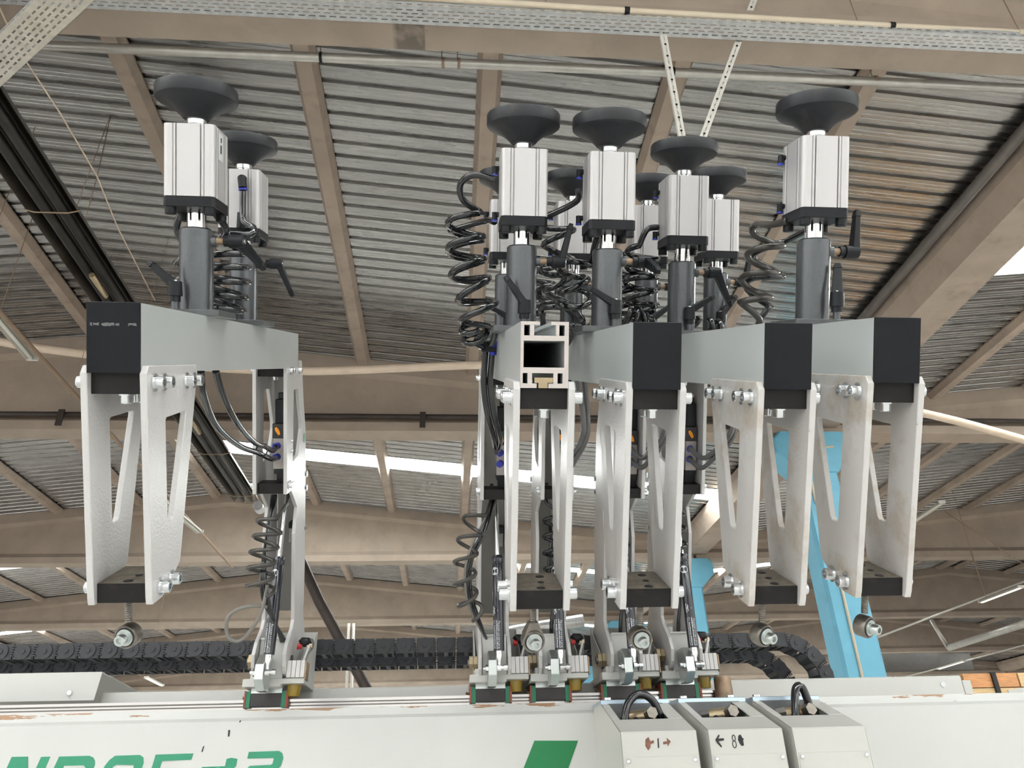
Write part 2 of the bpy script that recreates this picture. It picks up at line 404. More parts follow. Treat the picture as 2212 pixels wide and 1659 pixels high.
# ------------------------------------------------------------------ overhead services
def perforated(L, W, cols, rows, slot=(.6, .45), t=.002, edge=.12):
    """a strip L long (x) and W wide (y) in which every cell has a real slot"""
    b = MB(); cw = L/cols; rh = W*(1-2*edge)/rows
    xs = []; 
    b.box(0, L, 0, W*edge, 0, t); b.box(0, L, W*(1-edge), W, 0, t)
    for j in range(rows):
        y0 = W*edge+j*rh; sy = rh*slot[1]; ya = y0+(rh-sy)/2; off = (j % 2)*.5*cw
        for (p, q) in ((y0, ya), (ya+sy, y0+rh)):
            i = [b.pt(v) for v in ((0, p, 0), (L, p, 0), (L, q, 0), (0, q, 0))]; b.face(i)
        for k in range(cols+1):
            x0 = k*cw+off-(cw*(1-slot[0]))/2; x1 = x0+cw*(1-slot[0])
            x0 = max(0, x0); x1 = min(L, x1)
            if x1 > x0:
                i = [b.pt(v) for v in ((x0, ya, 0), (x1, ya, 0), (x1, ya+sy, 0), (x0, ya+sy, 0))]; b.face(i)
    return b
tr = thing('cable_tray', 'long galvanised perforated cable tray crossing the top of the picture', 'cable tray', (-4.5, 4.86, 6.83), (0, math.radians(.9), math.radians(-.5)))
perforated(13, .20, 130, 4, (.62, .3)).build('tray_bottom', 'galvanised_tray', tr)
for nm, y in (('tray_side', 0), ('tray_side', .198)):
    s_ = perforated(13, .06, 130, 1, (.5, .25)).build(nm, 'galvanised_tray', tr); s_.rotation_euler = (PI/2, 0, 0); s_.location = (0, y+.002, 0)
MB().box(0, 13, -.008, .004, .056, .062).build('tray_rim', 'galvanised_tray', tr); MB().box(0, 13, .194, .206, .056, .062).build('tray_rim', 'galvanised_tray', tr)
for x in (5.4, 8.62, 10.35):
    MB().tube([(x, .10, .0), (x-.02, .10, 1.1)], .006, 6).build('hanger_rod', 'rust_wire', tr); MB().box(x-.04, x+.04, -.004, .05, .02, .065).build('clamp', 'galvanised_tray', tr)
t2 = thing('cable_tray', 'pale perforated cable tray cutting the upper left corner diagonally', 'cable tray', (-4.32, 5.10, 6.30), (0, 0, math.radians(-38)))
perforated(3.6, .30, 42, 5, (.62, .35)).build('tray_bottom', 'dirty_white_plastic', t2).location = (-1.6, 0, 0)
for y in (0, .3):
    s_ = perforated(3.6, .07, 42, 1, (.5, .3)).build('tray_side', 'galvanised_tray', t2); s_.rotation_euler = (PI/2, 0, 0); s_.location = (-1.6, y, 0)
def strut(p0, p1, name, label):
    p0 = Vector(p0); p1 = Vector(p1); L = (p1-p0).length; d = (p1-p0).normalized()
    root = thing(name, label, 'hanger', p0); root.rotation_mode = 'QUATERNION'; root.rotation_quaternion = Vector((1, 0, 0)).rotation_difference(d)
    f = perforated(L, .062, int(L/.085), 1, (.55, .30), edge=.30); f.build('strut_face', 'lamp_white', root).rotation_euler = (PI/2, 0, 0)
    g = MB(); g.box(0, L, 0, .03, -.002, 0); g.box(0, L, 0, .03, .062, .064); g.box(0, L, .0285, .030, 0, .064); g.build('strut_channel', 'lamp_white', root)
    b = MB(); k = 0
    while .05+k*.17 < L: b.cyl((.05+k*.17, -.004, .031), (.05+k*.17, -.001, .031), .014, n=4); k += 1
    b.build('diamond_holes', 'black_plastic', root)
    return root
strut((2.05, 4.98, 6.80), (2.05, 4.98, 5.05), 'strut_hanger', 'white perforated channel hanging vertically from the cable tray')
strut((3.16, 5.02, 7.50), (2.13, 5.02, 5.05), 'strut_hanger', 'perforated channel slanting from above the tray to the vertical one')
def pipe(name, pts, r, m, label, cat='pipe', n=10, group=None): return tag(MB().tube(pts, r, n).build(name, m), label, cat, group)
cp = pipe('water_pipe', [(-1.45, 4.79, 6.87), (1.65, 4.79, 6.803), (4.36, 4.79, 6.765), (7.74, 4.79, 6.745)], .031, 'cream_pipe', 'cream plastic pipe along the top edge beside the cable tray')
for x in (1.65, 4.36, 5.72): MB().tube([(x, 4.79, 6.803-.0138*(x-1.65)), (x+.05, 4.79, 6.803-.0138*(x-1.65))], .038, 10).build('pipe_clip', 'black_plastic' if x < 5 else 'cream_pipe', cp)
cd = pipe('conduit', [(-5.5, 5.72, 7.10), (-1.46, 5.72, 7.09), (2.1, 5.72, 7.09), (8.0, 5.72, 7.06)], .052, 'conduit', 'long galvanised conduit hung under the nearest girder')
for x in (-1.46, -.15, .02, 2.4, 4.75): MB().tube([(x, 5.72, 7.09), (x+.03, 5.72, 7.09)], .060, 10).build('conduit_clip', 'black_plastic' if x in (-1.46, 2.4) else 'rust_wire', cd); MB().tube([(x, 5.72, 7.13), (x, 5.72, 7.6)], .006, 5).build('clip_rod', 'rust_wire', cd)
pp = pipe('sprinkler_pipe', [(-22, 14.88, 7.28), (2, 14.88, 7.28), (23, 14.88, 7.26)], .055, 'dark_pipe', 'thin dark pipe along the lower flange of the second girder')
for x in (-.62, 6, -8): MB().box(x-.06, x+.06, 14.76, 14.80, 6.98, 7.34).build('pipe_bracket', 'dark_pipe', pp)
pipe('cream_hose', catmull([(-9.4, 11.8, 7.6), (-7.85, 12, 7.27), (-6.36, 12, 7.04), (-4.5, 12, 6.82), (-2.74, 12, 6.75), (-1.45, 12, 6.80), (.69, 12, 6.92), (3, 12, 6.90), (5.6, 12, 6.60), (8.5, 12, 6.03), (10.33, 12, 5.49), (11.5, 12, 5.1)], 6), .075, 'cream_hose', 'thick cream hose sagging across the hall behind the arms', 'hose')
# radiant heaters on the left
def heater(x, label, y0, y1):
    h = thing('radiant_heater', label, 'heater', (x, y0, 6.62)); L = y1-y0
    MB().tube([(-.10, 0, 0), (-.10, L, 0)], .065, 12).build('burner_tube', 'heater_black', h); MB().tube([(.10, 0, 0), (.10, L, 0)], .065, 12).build('burner_tube', 'heater_black', h)
    b = MB(); b.prism([(-.30, -.05), (-.20, .12), (.20, .12), (.30, -.05), (.31, -.05), (.21, .135), (-.21, .135), (-.31, -.05)], 'y', 0, L); b.build('reflector', 'heater_reflector', h)
    y = 1.0
    while y < L:
        MB().tube([(-.33, y, -.05), (-.20, y, -.09), (.20, y, -.09), (.33, y, -.05)], .010, 5).build('tube_bracket', 'rust_wire', h); MB().tube([(.28, y, 0), (.34, y, 1.6)], .004, 4).build('hanger_wire', 'rust_wire', h); y += 2.5
    MB().tube([(.28, L-.05, -.16), (.28, L+.25, -.16)], .12, 12).build('burner_head', 'galvanised_tray', h)
    MB().tube([(0, 4.75, -.11), (0, 5.25, -.11)], .042, 8).build('brass_sleeve', 'brass', h); MB().tube([(.02, 9.35, -.11), (.02, 9.9, -.11)], .042, 8).build('brass_sleeve', 'brass', h)
heater(-4.95, 'long black radiant tube heater under the roof at left', 4.2, 18.2)
pipe('track_bar', [(-6.1, 5.5, 6.0), (-6.12, 22, 6.0)], .032, 'rust_wire', 'thin grey lamp track running back at the far left', 'lamp track')
def wire(pts, label, r=.006): return tag(MB().tube(pts, r, 5).build('wire', 'rust_wire'), label, 'wire')
tag(MB().tube([(-4.40, 4.6, 6.95), (-4.46, 5.67, 6.90), (-4.39, 6.42, 6.88), (-4.36, 7.39, 6.86), (-4.48, 8.39, 6.88), (-4.56, 10.12, 6.90)], .009, 6).build('cord', 'cream_hose'), 'thin pale cord strung along the roof left of the left cylinder', 'cord')
wire([(-5.16, 8.6, 9.5), (-5.07, 8.6, 8.03), (-5.04, 8.6, 6.75)], 'thin hanging wire left of the leftmost cylinder', .006)
for k, (x, y) in enumerate(((-6.2, 8.6), (-6.2, 11.6), (-6.2, 17))): wire([(x, y, 6.0), (x+.05, y, 8.9)], 'thin drop wire holding the left lamp track, %s' % ('nearest', 'middle', 'farthest')[k], .005)
def lamp(p0, p1, label, lit, group='tube lamps under the roof', dz=-.06):
    p0 = Vector(p0); p1 = Vector(p1); L = (p1-p0).length; d = (p1-p0).normalized()
    r = thing('tube_lamp', label, 'lamp', p0, group=group); r.rotation_mode = 'QUATERNION'; r.rotation_quaternion = Vector((1, 0, 0)).rotation_difference(d)
    b = MB(); b.prism([(-.09, .0), (-.05, .07), (.05, .07), (.09, .0), (.085, 0), (.045, .06), (-.045, .06), (-.085, 0)], 'x', 0, L); b.build('housing', 'dirty_white_plastic', r)
    MB().tube([(.03, 0, .015), (L-.03, 0, .015)], .03, 8).build('tube', 'lamp_tube' if lit else 'lamp_white', r); MB().box(-.02, .01, -.09, .09, 0, .075).build('end_plate', 'lamp_white', r); MB().box(L-.01, L+.02, -.09, .09, 0, .075).build('end_plate', 'lamp_white', r)
    MB().tube([(.3, 0, .07), (.3, 0, roofz(p0.x)+.2-p0.z)], .006, 4).build('drop_wire', 'rust_wire', r)
    return r
lamp((-6.18, 16.3, 5.85), (-5.95, 18.2, 5.8), 'unlit tube lamp with torn cover seen through the left front bracket', False)
lamp((-6.74, 9.8, 6.5), (-6.80, 11.3, 6.5), 'tube lamp at the left edge above the cream hose', False)
lamp((12.85, 20.2, 6.5), (12.75, 18.2, 6.5), 'unlit tube lamp right of the rightmost arm', False)
lamp((16.45, 23.1, 5.0), (16.45, 21.2, 5.0), 'lit tube lamp below the lamp track at right', True)
lamp((23.5, 37.5, 5.0), (23.35, 35.2, 5.0), 'lit tube lamp low at right above the back cover', True)
lamp((19.5, 37.5, 5.6), (19.5, 35.6, 5.6), 'small lamp far away left of the low lit one', True)
lamp((-11.5, 32, 4.5), (-11.62, 34.2, 4.5), 'small pale lamp seen under the cable chain at left', True)
lamp((-13.2, 30, 7.4), (-13.2, 31.5, 7.4), 'pale lamp under the far roof at left', False)
pipe('lamp_track', [(16.6, 34, 5.2), (16.65, 19.5, 5.2)], .035, 'conduit', 'grey lamp track receding at right above the lit lamp', 'lamp track')
pipe('lamp_track', [(24.1, 44, 5.2), (24.3, 30, 5.2)], .035, 'conduit', 'lower grey lamp track far at right', 'lamp track')
pipe('conduit_run', [(17.06, 26.3, 4.2), (17.07, 20, 4.22)], .11, 'conduit', 'bright metal duct running level at right', 'duct')
pipe('conduit_drop', [(16.7, 26.3, 5.15), (17.02, 26.3, 4.2)], .07, 'conduit', 'bright metal pipe dropping onto the level duct at right', 'pipe')
wire([(14.0, 20, 6.9), (16.0, 20, 5.2), (18.6, 21, 3.6), (19.5, 22, 3.0)], 'thin diagonal cable crossing the right background', .012)
wire([(18.0, 25, 7.2), (18.05, 25, 5.2)], 'rod holding the right lamp track', .012)
pipe('brown_pipe', [(-3.05, 15, 4.5), (-2.47, 15, 3.42), (-.13, 15, -.3), (.55, 15, FLOOR)], .10, 'dark_pipe', 'dark brown slanting pipe behind the left arm carriage')
pipe('pale_tube', [(-2.52, 20, 4.02), (-2.32, 20, FLOOR)], .035, 'lamp_white', 'left one of two pale upright tubes above the cable chain', group='pale upright tubes'); pipe('pale_tube', [(-2.40, 20, 4.02), (-2.20, 20, FLOOR)], .035, 'lamp_white', 'right one of two pale upright tubes above the cable chain', group='pale upright tubes')
pipe('vent_duct', [(1.3, 20, 3.72), (3.4, 20, 4.02)], .16, 'galvanised_tray', 'shiny round duct seen behind the second carriage', 'duct')
tag(MB().box(26.9, 35.0, 51.9, 52.3, 6.85, 8.0).build('crane_beam', 'heater_black'), 'dark long crane beam low at the right background', 'beam')

# ------------------------------------------------------------------ timber stack at right
tb = thing('timber_bundle', 'strapped bundle of pale wooden planks at the right edge', 'timber', (9.2, 14.0, FLOOR))
for r_ in range(13):
    for c_ in range(3):
        z = .05+r_*.25; x0 = c_*1.05+(.02 if r_ % 2 else 0)
        if r_ < 9 and c_ > 0: continue
        MB().box(x0, x0+1.0+.02*random.random(), random.random()*.04, .8, z, z+.235).build('plank', 'timber_pale' if (r_+c_) % 3 else 'timber', tb)
MB().box(.52, .60, -.03, .82, 0, 3.3).build('strap', 'strap_black', tb)
for k, (x, y, lab) in enumerate(((6.6, 16.6, 'low timber bundle on the floor behind the machine, nearest the columns'), (10.2, 17.8, 'low timber bundle on the floor behind the machine, middle one'), (13.6, 18.2, 'low timber bundle on the floor behind the machine, right one'), (11.4, 20.4, 'low timber bundle on the floor behind the machine, farthest one'))):
    t = thing('timber_bundle', lab, 'timber', (x, y, FLOOR), group='timber bundles behind the machine')
    for r_ in range(5):
        for c_ in range(3): MB().box(c_*1.05, c_*1.05+1.02, 0, 1.6, .05+r_*.4, .05+r_*.4+.38).build('plank', 'timber_pale' if (r_+c_) % 3 == 0 else 'timber', t)
tag(MB().prism([(-.9, 0), (1.8, 0), (1.8, 1.15), (.1, 1.0), (-.2, .9), (-.9, .82)], 'y', 0, .02).build('white_board', 'white_paint'), 'white board leaning by the timber at the right edge', 'board').location = (9.15, 11.6, .42)

# ------------------------------------------------------------------ machine base
PY = 2.585
base = thing('machine_base', 'long white painted machine bed with green lettering along the bottom', 'machine', (0, PY, FLOOR))
off = (0, PY, FLOOR)
b = MB(); b.prism([(PY, FLOOR+.02), (PY, .236), (PY+.012, .246), (PY+.022, .270), (PY+.225, .270), (PY+.225, FLOOR+.02)], 'x', -1.9, 1.97)
base_o = b.build('bed', 'base_paint', base); base_o.location = (0, -PY, -FLOOR)
b = MB(off); b.prism([(PY, .2), (PY, .236), (PY+.012, .246), (PY+.022, .270), (PY+.2, .270), (PY+.2, .2)], 'x', 1.97, 2.6); b.build('bed_end', 'white_paint', base)
MB(off).box(-1.14, 1.83, 2.80, 2.812, .20, .352).build('back_panel', 'white_paint', base, .004)
b = MB(off); b.box(1.83, 1.86, 2.80, 2.812, .20, .335); b.build('panel_end', 'white_paint', base)
MB(off).cyl((1.755, 2.799, .322), (1.755, 2.797, .322), .009, n=14).build('panel_hole', 'print_white', base)
hood = thing('sheet_hood', 'white folded sheet metal hood on the bed at left', 'cover', (-1.4, 2.74, .27))
b = MB((-1.4, 2.74, .27)); 
b.prism([(-2.0, .325), (-1.136, .322), (-1.128, .408), (-2.0, .408)], 'y', 2.74, 2.743); b.build('front_sheet', 'white_paint', hood)
b = MB((-1.4, 2.74, .27)); b.hexa([(-2.0, 2.743, .405), (-1.128, 2.743, .405), (-1.10, 3.35, .36), (-2.0, 3.35, .36), (-2.0, 2.743, .408), (-1.128, 2.743, .408), (-1.10, 3.35, .363), (-2.0, 3.35, .363)]); b.build('top_sheet', 'white_paint', hood)
MB((-1.4, 2.74, .27)).box(-2.0, -1.10, 3.34, 3.345, .28, .36).build('back_sheet', 'sheet_inside', hood)
MB((-1.4, 2.74, .27)).lathe([(0, .006), (.007, .005), (.009, 0)], (-1.215, 2.739, .345), (0, -1, 0), 12).build('screw', 'zinc_bolt', hood)
# lettering: flat green polygons on the front face
def wl(u, v): # letter crop (pixels of the sticker drawing) to the face: x, z
    return ((u-1105.)/3.456*.001585 - .9015 + .0, .2395-(v)/3.456*.00158)
def glyph(name, polys, m):
    b = MB(off)
    for P in polys: b.prism(P, 'y', PY-.0015, PY+.0005)
    return b.build(name, m, base)
SK = -.030
def G(P): # photo crop coordinates to x,z on the panel (the drawing leans a little because the print does)
    out = []
    for u, v in P:
        px = u/3.456; py = 1560+v/3.456
        xw = -1.2997+px*.001380; zw = .2445-(py-1560+ (px*.0262) -.0)*.001345
        out.append((xw, zw))
    return out
glyph('letter', [G([(80, 230), (193, 228), (222, 342), (243, 425), (287, 230), (350, 228), (284, 560), (205, 560), (160, 400), (130, 300), (100, 342), (60, 560), (14, 560)])], 'letter_green')
glyph('letter', [G([(413, 228), (625, 222), (655, 233), (672, 255), (678, 282), (665, 342), (640, 342), (612, 342), (619, 305), (600, 287), (462, 290), (448, 342), (385, 342)]), G([(385, 342), (448, 342), (410, 505), (560, 503), (590, 470), (612, 342), (665, 342), (640, 480), (600, 545), (560, 560), (340, 560)])], 'letter_green')
glyph('letter', [G([(735, 342), (750, 290), (775, 250), (810, 222), (985, 216), (1012, 232), (1022, 270), (1015, 312), (957, 312), (955, 285), (830, 283), (808, 295), (795, 342), (765, 500), (930, 500), (945, 460), (1000, 460), (985, 540), (950, 560), (720, 560), (700, 530), (703, 490)])], 'letter_green')
glyph('letter', [G([(1098, 214), (1368, 205), (1360, 248), (1152, 258), (1142, 318), (1300, 315), (1330, 335), (1338, 380), (1310, 520), (1270, 560), (1040, 560), (1050, 505), (1240, 503), (1262, 480), (1275, 385), (1262, 370), (1085, 372), (1082, 335)])], 'letter_green')
glyph('letter', [G([(1445, 298), (1610, 292), (1615, 243), (1648, 235), (1693, 242), (1690, 290), (1668, 315), (1680, 342), (1665, 500), (1620, 560), (1400, 560), (1412, 505), (1590, 503), (1612, 470), (1618, 342), (1438, 338)])], 'letter_green')
glyph('letter', [G([(1770, 195), (1990, 187), (2015, 202), (2027, 240), (2015, 290), (1985, 322), (1830, 328), (1812, 342), (1780, 500), (1980, 497), (1968, 555), (1712, 560), (1750, 342), (1762, 315), (1790, 290), (1940, 283), (1953, 275), (1958, 236), (1765, 240)])], 'letter_green')
glyph('green_flash', [[(.262, .161), (.397, .158), (.305, -.04), (.165, -.04)]], 'flag_green')
for P in (((-.631, .238), (-.628, .238), (-.629, .232), (-.632, .232)), ((-.661, .212), (-.656, .212), (-.656, .194), (-.660, .194)), ((-.728, .169), (-.725, .170), (-.728, .154), (-.731, .154))):
    glyph('scratch', [list(P)], 'ink_black')
# rail, stop
rail = thing('linear_rail', 'polished steel guide rail along the top of the white bed', 'rail', (0, 2.69, .27))
b = MB((0, 2.69, .27)); b.prism([(2.672, .27), (2.672, .283), (2.680, .288), (2.680, .293), (2.672, .297), (2.672, .305), (2.708, .305), (2.708, .297), (2.700, .293), (2.700, .288), (2.708, .283), (2.708, .27)], 'x', -1.9, .93); b.build('rail_profile', 'rail_steel', rail)
tag(MB().lathe([(0, .075), (.024, .075), (.028, .07), (.030, .0)], (.905, 2.66, .270), (0, 0, 1), 20).build('end_stop', 'brown_steel'), 'dark rubber stop standing at the right end of the rail', 'stop')

# ------------------------------------------------------------------ three drive covers on the bed
def cover(i, x0, label):
    W = .206; Y0 = 2.20; o = (x0, Y0, FLOOR+1.0)
    t = thing('drive_cover', label, 'cover', o, group='drive covers in a row')
    zt, zf = .247, .152; Yt = 2.45
    prof = [(Y0, -.5), (Y0, zf), (Yt, zt), (Yt, -.5)]
    def sl(u, v): # u across 0..1, v along slope 0 bottom..1 top
        return (x0+u*W, Y0+(Yt-Y0)*v, zf+(zt-zf)*v)
    b = MB(o)
    # sides, front, and sloped top with a cut-out
    for xa, xb in ((x0, x0+.004), (x0+W-.004, x0+W)): b.prism([(Y0, -.5), (Y0, zf), (Yt, zt), (2.585, zt), (2.585, -.5)], 'x', xa, xb)
    b.box(x0, x0+W, Y0, Y0+.004, -.5, zf)
    def slab(u0, u1, u0t, u1t, v0, v1):
        d = Vector((0, (zt-zf), -(Yt-Y0))).normalized()*.004
        P = [Vector(sl(u0, v0)), Vector(sl(u1, v0)), Vector(sl(u1t, v1)), Vector(sl(u0t, v1))]
        b.hexa([p+d for p in P]+P)
    slab(0, 1, 0, 1, 0, .42); slab(0, .12, 0, .12, .42, 1); slab(.79, 1, .79, 1, .42, 1)
    b.build('cover_sheet', 'cover_paint', t, .002)
    q = MB(o); q.box(x0+.02, x0+W-.02, Yt-.005, Yt, .06, zt); q.build('inner_wall', 'plate_grey', t)
    q = MB(o); q.box(x0+.02, x0+W-.02, Y0+.09, Yt-.005, .10, .104); q.build('inner_tray', 'plate_grey', t)
    q = MB(o); q.box(x0+.002, x0+W+.004, Yt+.001, 2.60, zt-.002, zt+.012); q.build('blue_plate', 'blue_zinc', t, .0015)['label'] = 'bluish zinc top plate'
    me = MB().lathe([(0, .010), (.011, .010), (.012, .009), (.012, 0)], (0, 0, 0), (0, 0, 1), 14).mesh('bolt', 'zinc_bolt')
    for u in (.14, .86): inst(me, 'bolt', t, (u*W, 2.49-Y0, zt+.012-(FLOOR+1.0)))
    q = MB(o); q.box(x0+.006, x0+W-.006, Y0-.0025, Y0, -.5, .092); q.build('access_plate', 'cover_paint', t, .001)
    sc = MB().lathe([(0, .001), (.0022, .001), (.0022, .0035), (.004, .0032), (.0058, .001), (.0058, 0)], (0, 0, 0), (0, -1, 0), 12).mesh('screw', 'zinc_bolt')
    for u in (.07, .93): inst(sc, 'screw', t, (u*W, -.0025, .082-(FLOOR+1.0)))
    # fitting in the opening
    f = MB(o, lambda p: p+Vector((-.01, 0, .020))); cx = x0+W*.50
    f.cyl((cx-.045, 2.40, .178), (cx-.02, 2.39, .182), .021, n=6, sm=False); f.build('hex_nut', 'zinc_bolt', t)
    f = MB(o, lambda p: p+Vector((-.01, 0, .020))); f.cyl((cx-.02, 2.39, .182), (cx+.03, 2.365, .186), .019, n=14); f.build('fitting_body', 'brass', t)
    f = MB(o, lambda p: p+Vector((-.01, 0, .020))); f.cyl((cx+.025, 2.365, .186), (cx+.030, 2.325, .190), .017, n=6, sm=False); f.build('plug', 'steel_thread', t)
    f = MB(o, lambda p: p+Vector((-.01, 0, .020))); f.cyl((cx-.005, 2.38, .182), (cx-.005, 2.36, .13), .016, n=12); f.build('elbow', 'black_plastic', t)
    if i in (0, 2):
        P = [(cx-.058, 2.32, .13), (cx-.06, 2.33, .19), (cx-.045, 2.34, .235), (cx-.01, 2.35, .262), (cx+.03, 2.36, .248), (cx+.052, 2.37, .205), (cx+.055, 2.375, .16)] if i == 0 else [(cx-.030, 2.32, .13), (cx-.028, 2.33, .20), (cx-.008, 2.345, .265), (cx+.018, 2.36, .272), (cx+.035, 2.37, .225), (cx+.04, 2.375, .17)]
        hp = MB(o); hp.tube(catmull(P, 8), .0115, 12); hp.build('hose_loop', 'hose_black', t)
    def ink(polys, m, nm):
        k = MB(o)
        for P in polys: k.prism([(x0+u*W, z) for u, z in P], 'y', Y0-.0012, Y0+.0005)
        k.build(nm, m, t)
    if i == 0:
        ink([[(.32, .133), (.36, .139), (.38, .128), (.42, .131), (.425, .124), (.38, .122), (.37, .113), (.34, .107), (.31, .118)]], 'ink_brown', 'marker_arrow')
        ink([[(.475, .134), (.490, .136), (.485, .112), (.470, .112)]], 'ink_black', 'marker_digit')
        ink([[(.545, .126), (.60, .128), (.595, .136), (.645, .127), (.60, .115), (.604, .122), (.545, .120)]], 'ink_brown', 'marker_arrow')
    if i == 1:
        ink([[(.085, .128), (.14, .141), (.15, .137), (.125, .131), (.20, .131), (.20, .126), (.125, .124), (.16, .112), (.15, .109), (.10, .121)]], 'ink_black', 'marker_arrow')
        k = MB(o); ring = lambda cz, r, rx: [(x0+(.30*W)+math.cos(a*PI/8)*rx+cz*.05, cz+math.sin(a*PI/8)*r) for a in range(17)]
        for cz, r, rx in ((.131, .0075, .0042), (.116, .0085, .0050)): k.tube([(p[0], Y0-.0006, p[1]) for p in ring(cz, r, rx)], .0011, 5)
        k.build('marker_digit', 'ink_black', t)
        ink([[(.385, .127), (.40, .137), (.43, .139), (.445, .131), (.463, .129), (.45, .124), (.452, .113), (.425, .111), (.40, .117)]], 'ink_black', 'marker_blot')
    return t
cover(0, .452, 'left drive cover, brown arrows and digit one drawn on it')
cover(1, .688, 'middle drive cover, black arrow and digit eight drawn on it')
cover(2, .919, 'right drive cover without any marker writing')

# ------------------------------------------------------------------ cable chains
def link_mesh():
    b = MB(); P = .0735
    for y in (0, .085):
        b.box(-.034, .034, y, y+.006, -.026, .026)
        b.cyl((-.006, y-.004 if y == 0 else y+.006, 0), (-.006, y if y == 0 else y+.010, 0), .027, n=16)
    b.cyl((-.006, -.0065, 0), (-.006, -.004, 0), .009, n=10)
    for k in range(5): b.box(.027, .043, -.003, .001, -.016+k*.008, -.0125+k*.008)
    for z in (-.026, .021): b.box(-.008, .008, .006, .085, z, z+.005); b.box(.024, .030, .006, .085, z, z+.005)
    b.box(-.030, .030, -.002, 0, -.026, -.020)
    return b.mesh('chain_link', 'chain_plastic')
LM = link_mesh()
def chain(name, label, y, z, x0, x1, R, nloop):
    t = thing(name, label, 'cable chain', (x0, y, z)); P = .0735; n = int((x1-x0)/P)
    for k in range(n+1): inst(LM, 'chain_link', t, (k*P, 0, 0))
    xe = n*P
    for k in range(1, nloop+1):
        a = P*k/R; inst(LM, 'chain_link', t, (xe+R*math.sin(a), 0, -R+R*math.cos(a)), (0, a, 0))
    a = P*nloop/R
    return t
chain('cable_chain', 'front black plastic cable chain along the back of the bed, longer one', 2.925, .507, -1.85, 1.305, .16, 7)
chain('cable_chain', 'rear black plastic cable chain, curling down short of the front one', 3.085, .487, -1.85, 1.235, .16, 7)

# ------------------------------------------------------------------ bolts
def bolt_mesh(r=.0108, h=.0175, wr=.0155, m='zinc_bolt'):
    b = MB(); b.lathe([(0, h-.007), (r*.52, h-.007), (r*.52, h), (r*.9, h), (r, h-.0012), (r, .003), (wr, .003), (wr, 0), (0, 0)], (0, 0, 0), (0, 0, 1), 16); return b.mesh('bolt', m)
BOLT = bolt_mesh(); BOLTS = bolt_mesh(.0085, .012, .012); HEX = MB().cyl((0, 0, 0), (0, 0, .009), .0105, n=6, sm=False).mesh('bolt', 'zinc_bolt')
RX = (0, PI/2, 0); RXm = (0, -PI/2, 0); RDN = (PI, 0, 0); RB = (PI/2, 0, 0); RY = (-PI/2, 0, 0)

# ------------------------------------------------------------------ tilting arm (built in the arm frame: x across, y along the beam, z up the posts)
PV = Vector((0, 2.45, -.94)); HB = .0415; TP = .0113
def armpart(): return MB(PV)
def lv(p): return Vector((p[0]-.012, p[1]+.07, p[2]*1.03))     # the rear lever sits a little left of and behind the beam end
def levpart(): return MB(PV, lv)
FRONT = [(1.303, -.022), (1.313, -.009), (1.548, -.007), (1.557, -.016), (1.462, -.372), (1.375, -.412), (1.330, -.412), (1.327, -.40)]
FSLOT = [(1.388, -.106), (1.393, -.100), (1.488, -.094), (1.492, -.100), (1.428, -.281), (1.422, -.287), (1.402, -.287), (1.398, -.281)]
REAR = [(2.365, -.002), (2.372, .006), (2.593, .006), (2.600, .0), (2.664, -.232), (2.668, -.34), (2.662, -.40), (2.662, -.68), (2.650, -.85), (2.672, -.92), (2.665, -.985), (2.60, -1.0), (2.46, -1.0), (2.41, -.985), (2.37, -.95), (2.358, -.925), (2.365, -.89), (2.40, -.865), (2.47, -.845), (2.495, -.825), (2.500, -.55), (2.535, -.47), (2.440, -.402), (2.372, -.402)]
RSLOT = [(2.470, -.092), (2.476, -.087), (2.540, -.087), (2.545, -.093), (2.600, -.20), (2.602, -.22), (2.549, -.30), (2.462, -.312), (2.458, -.306)]
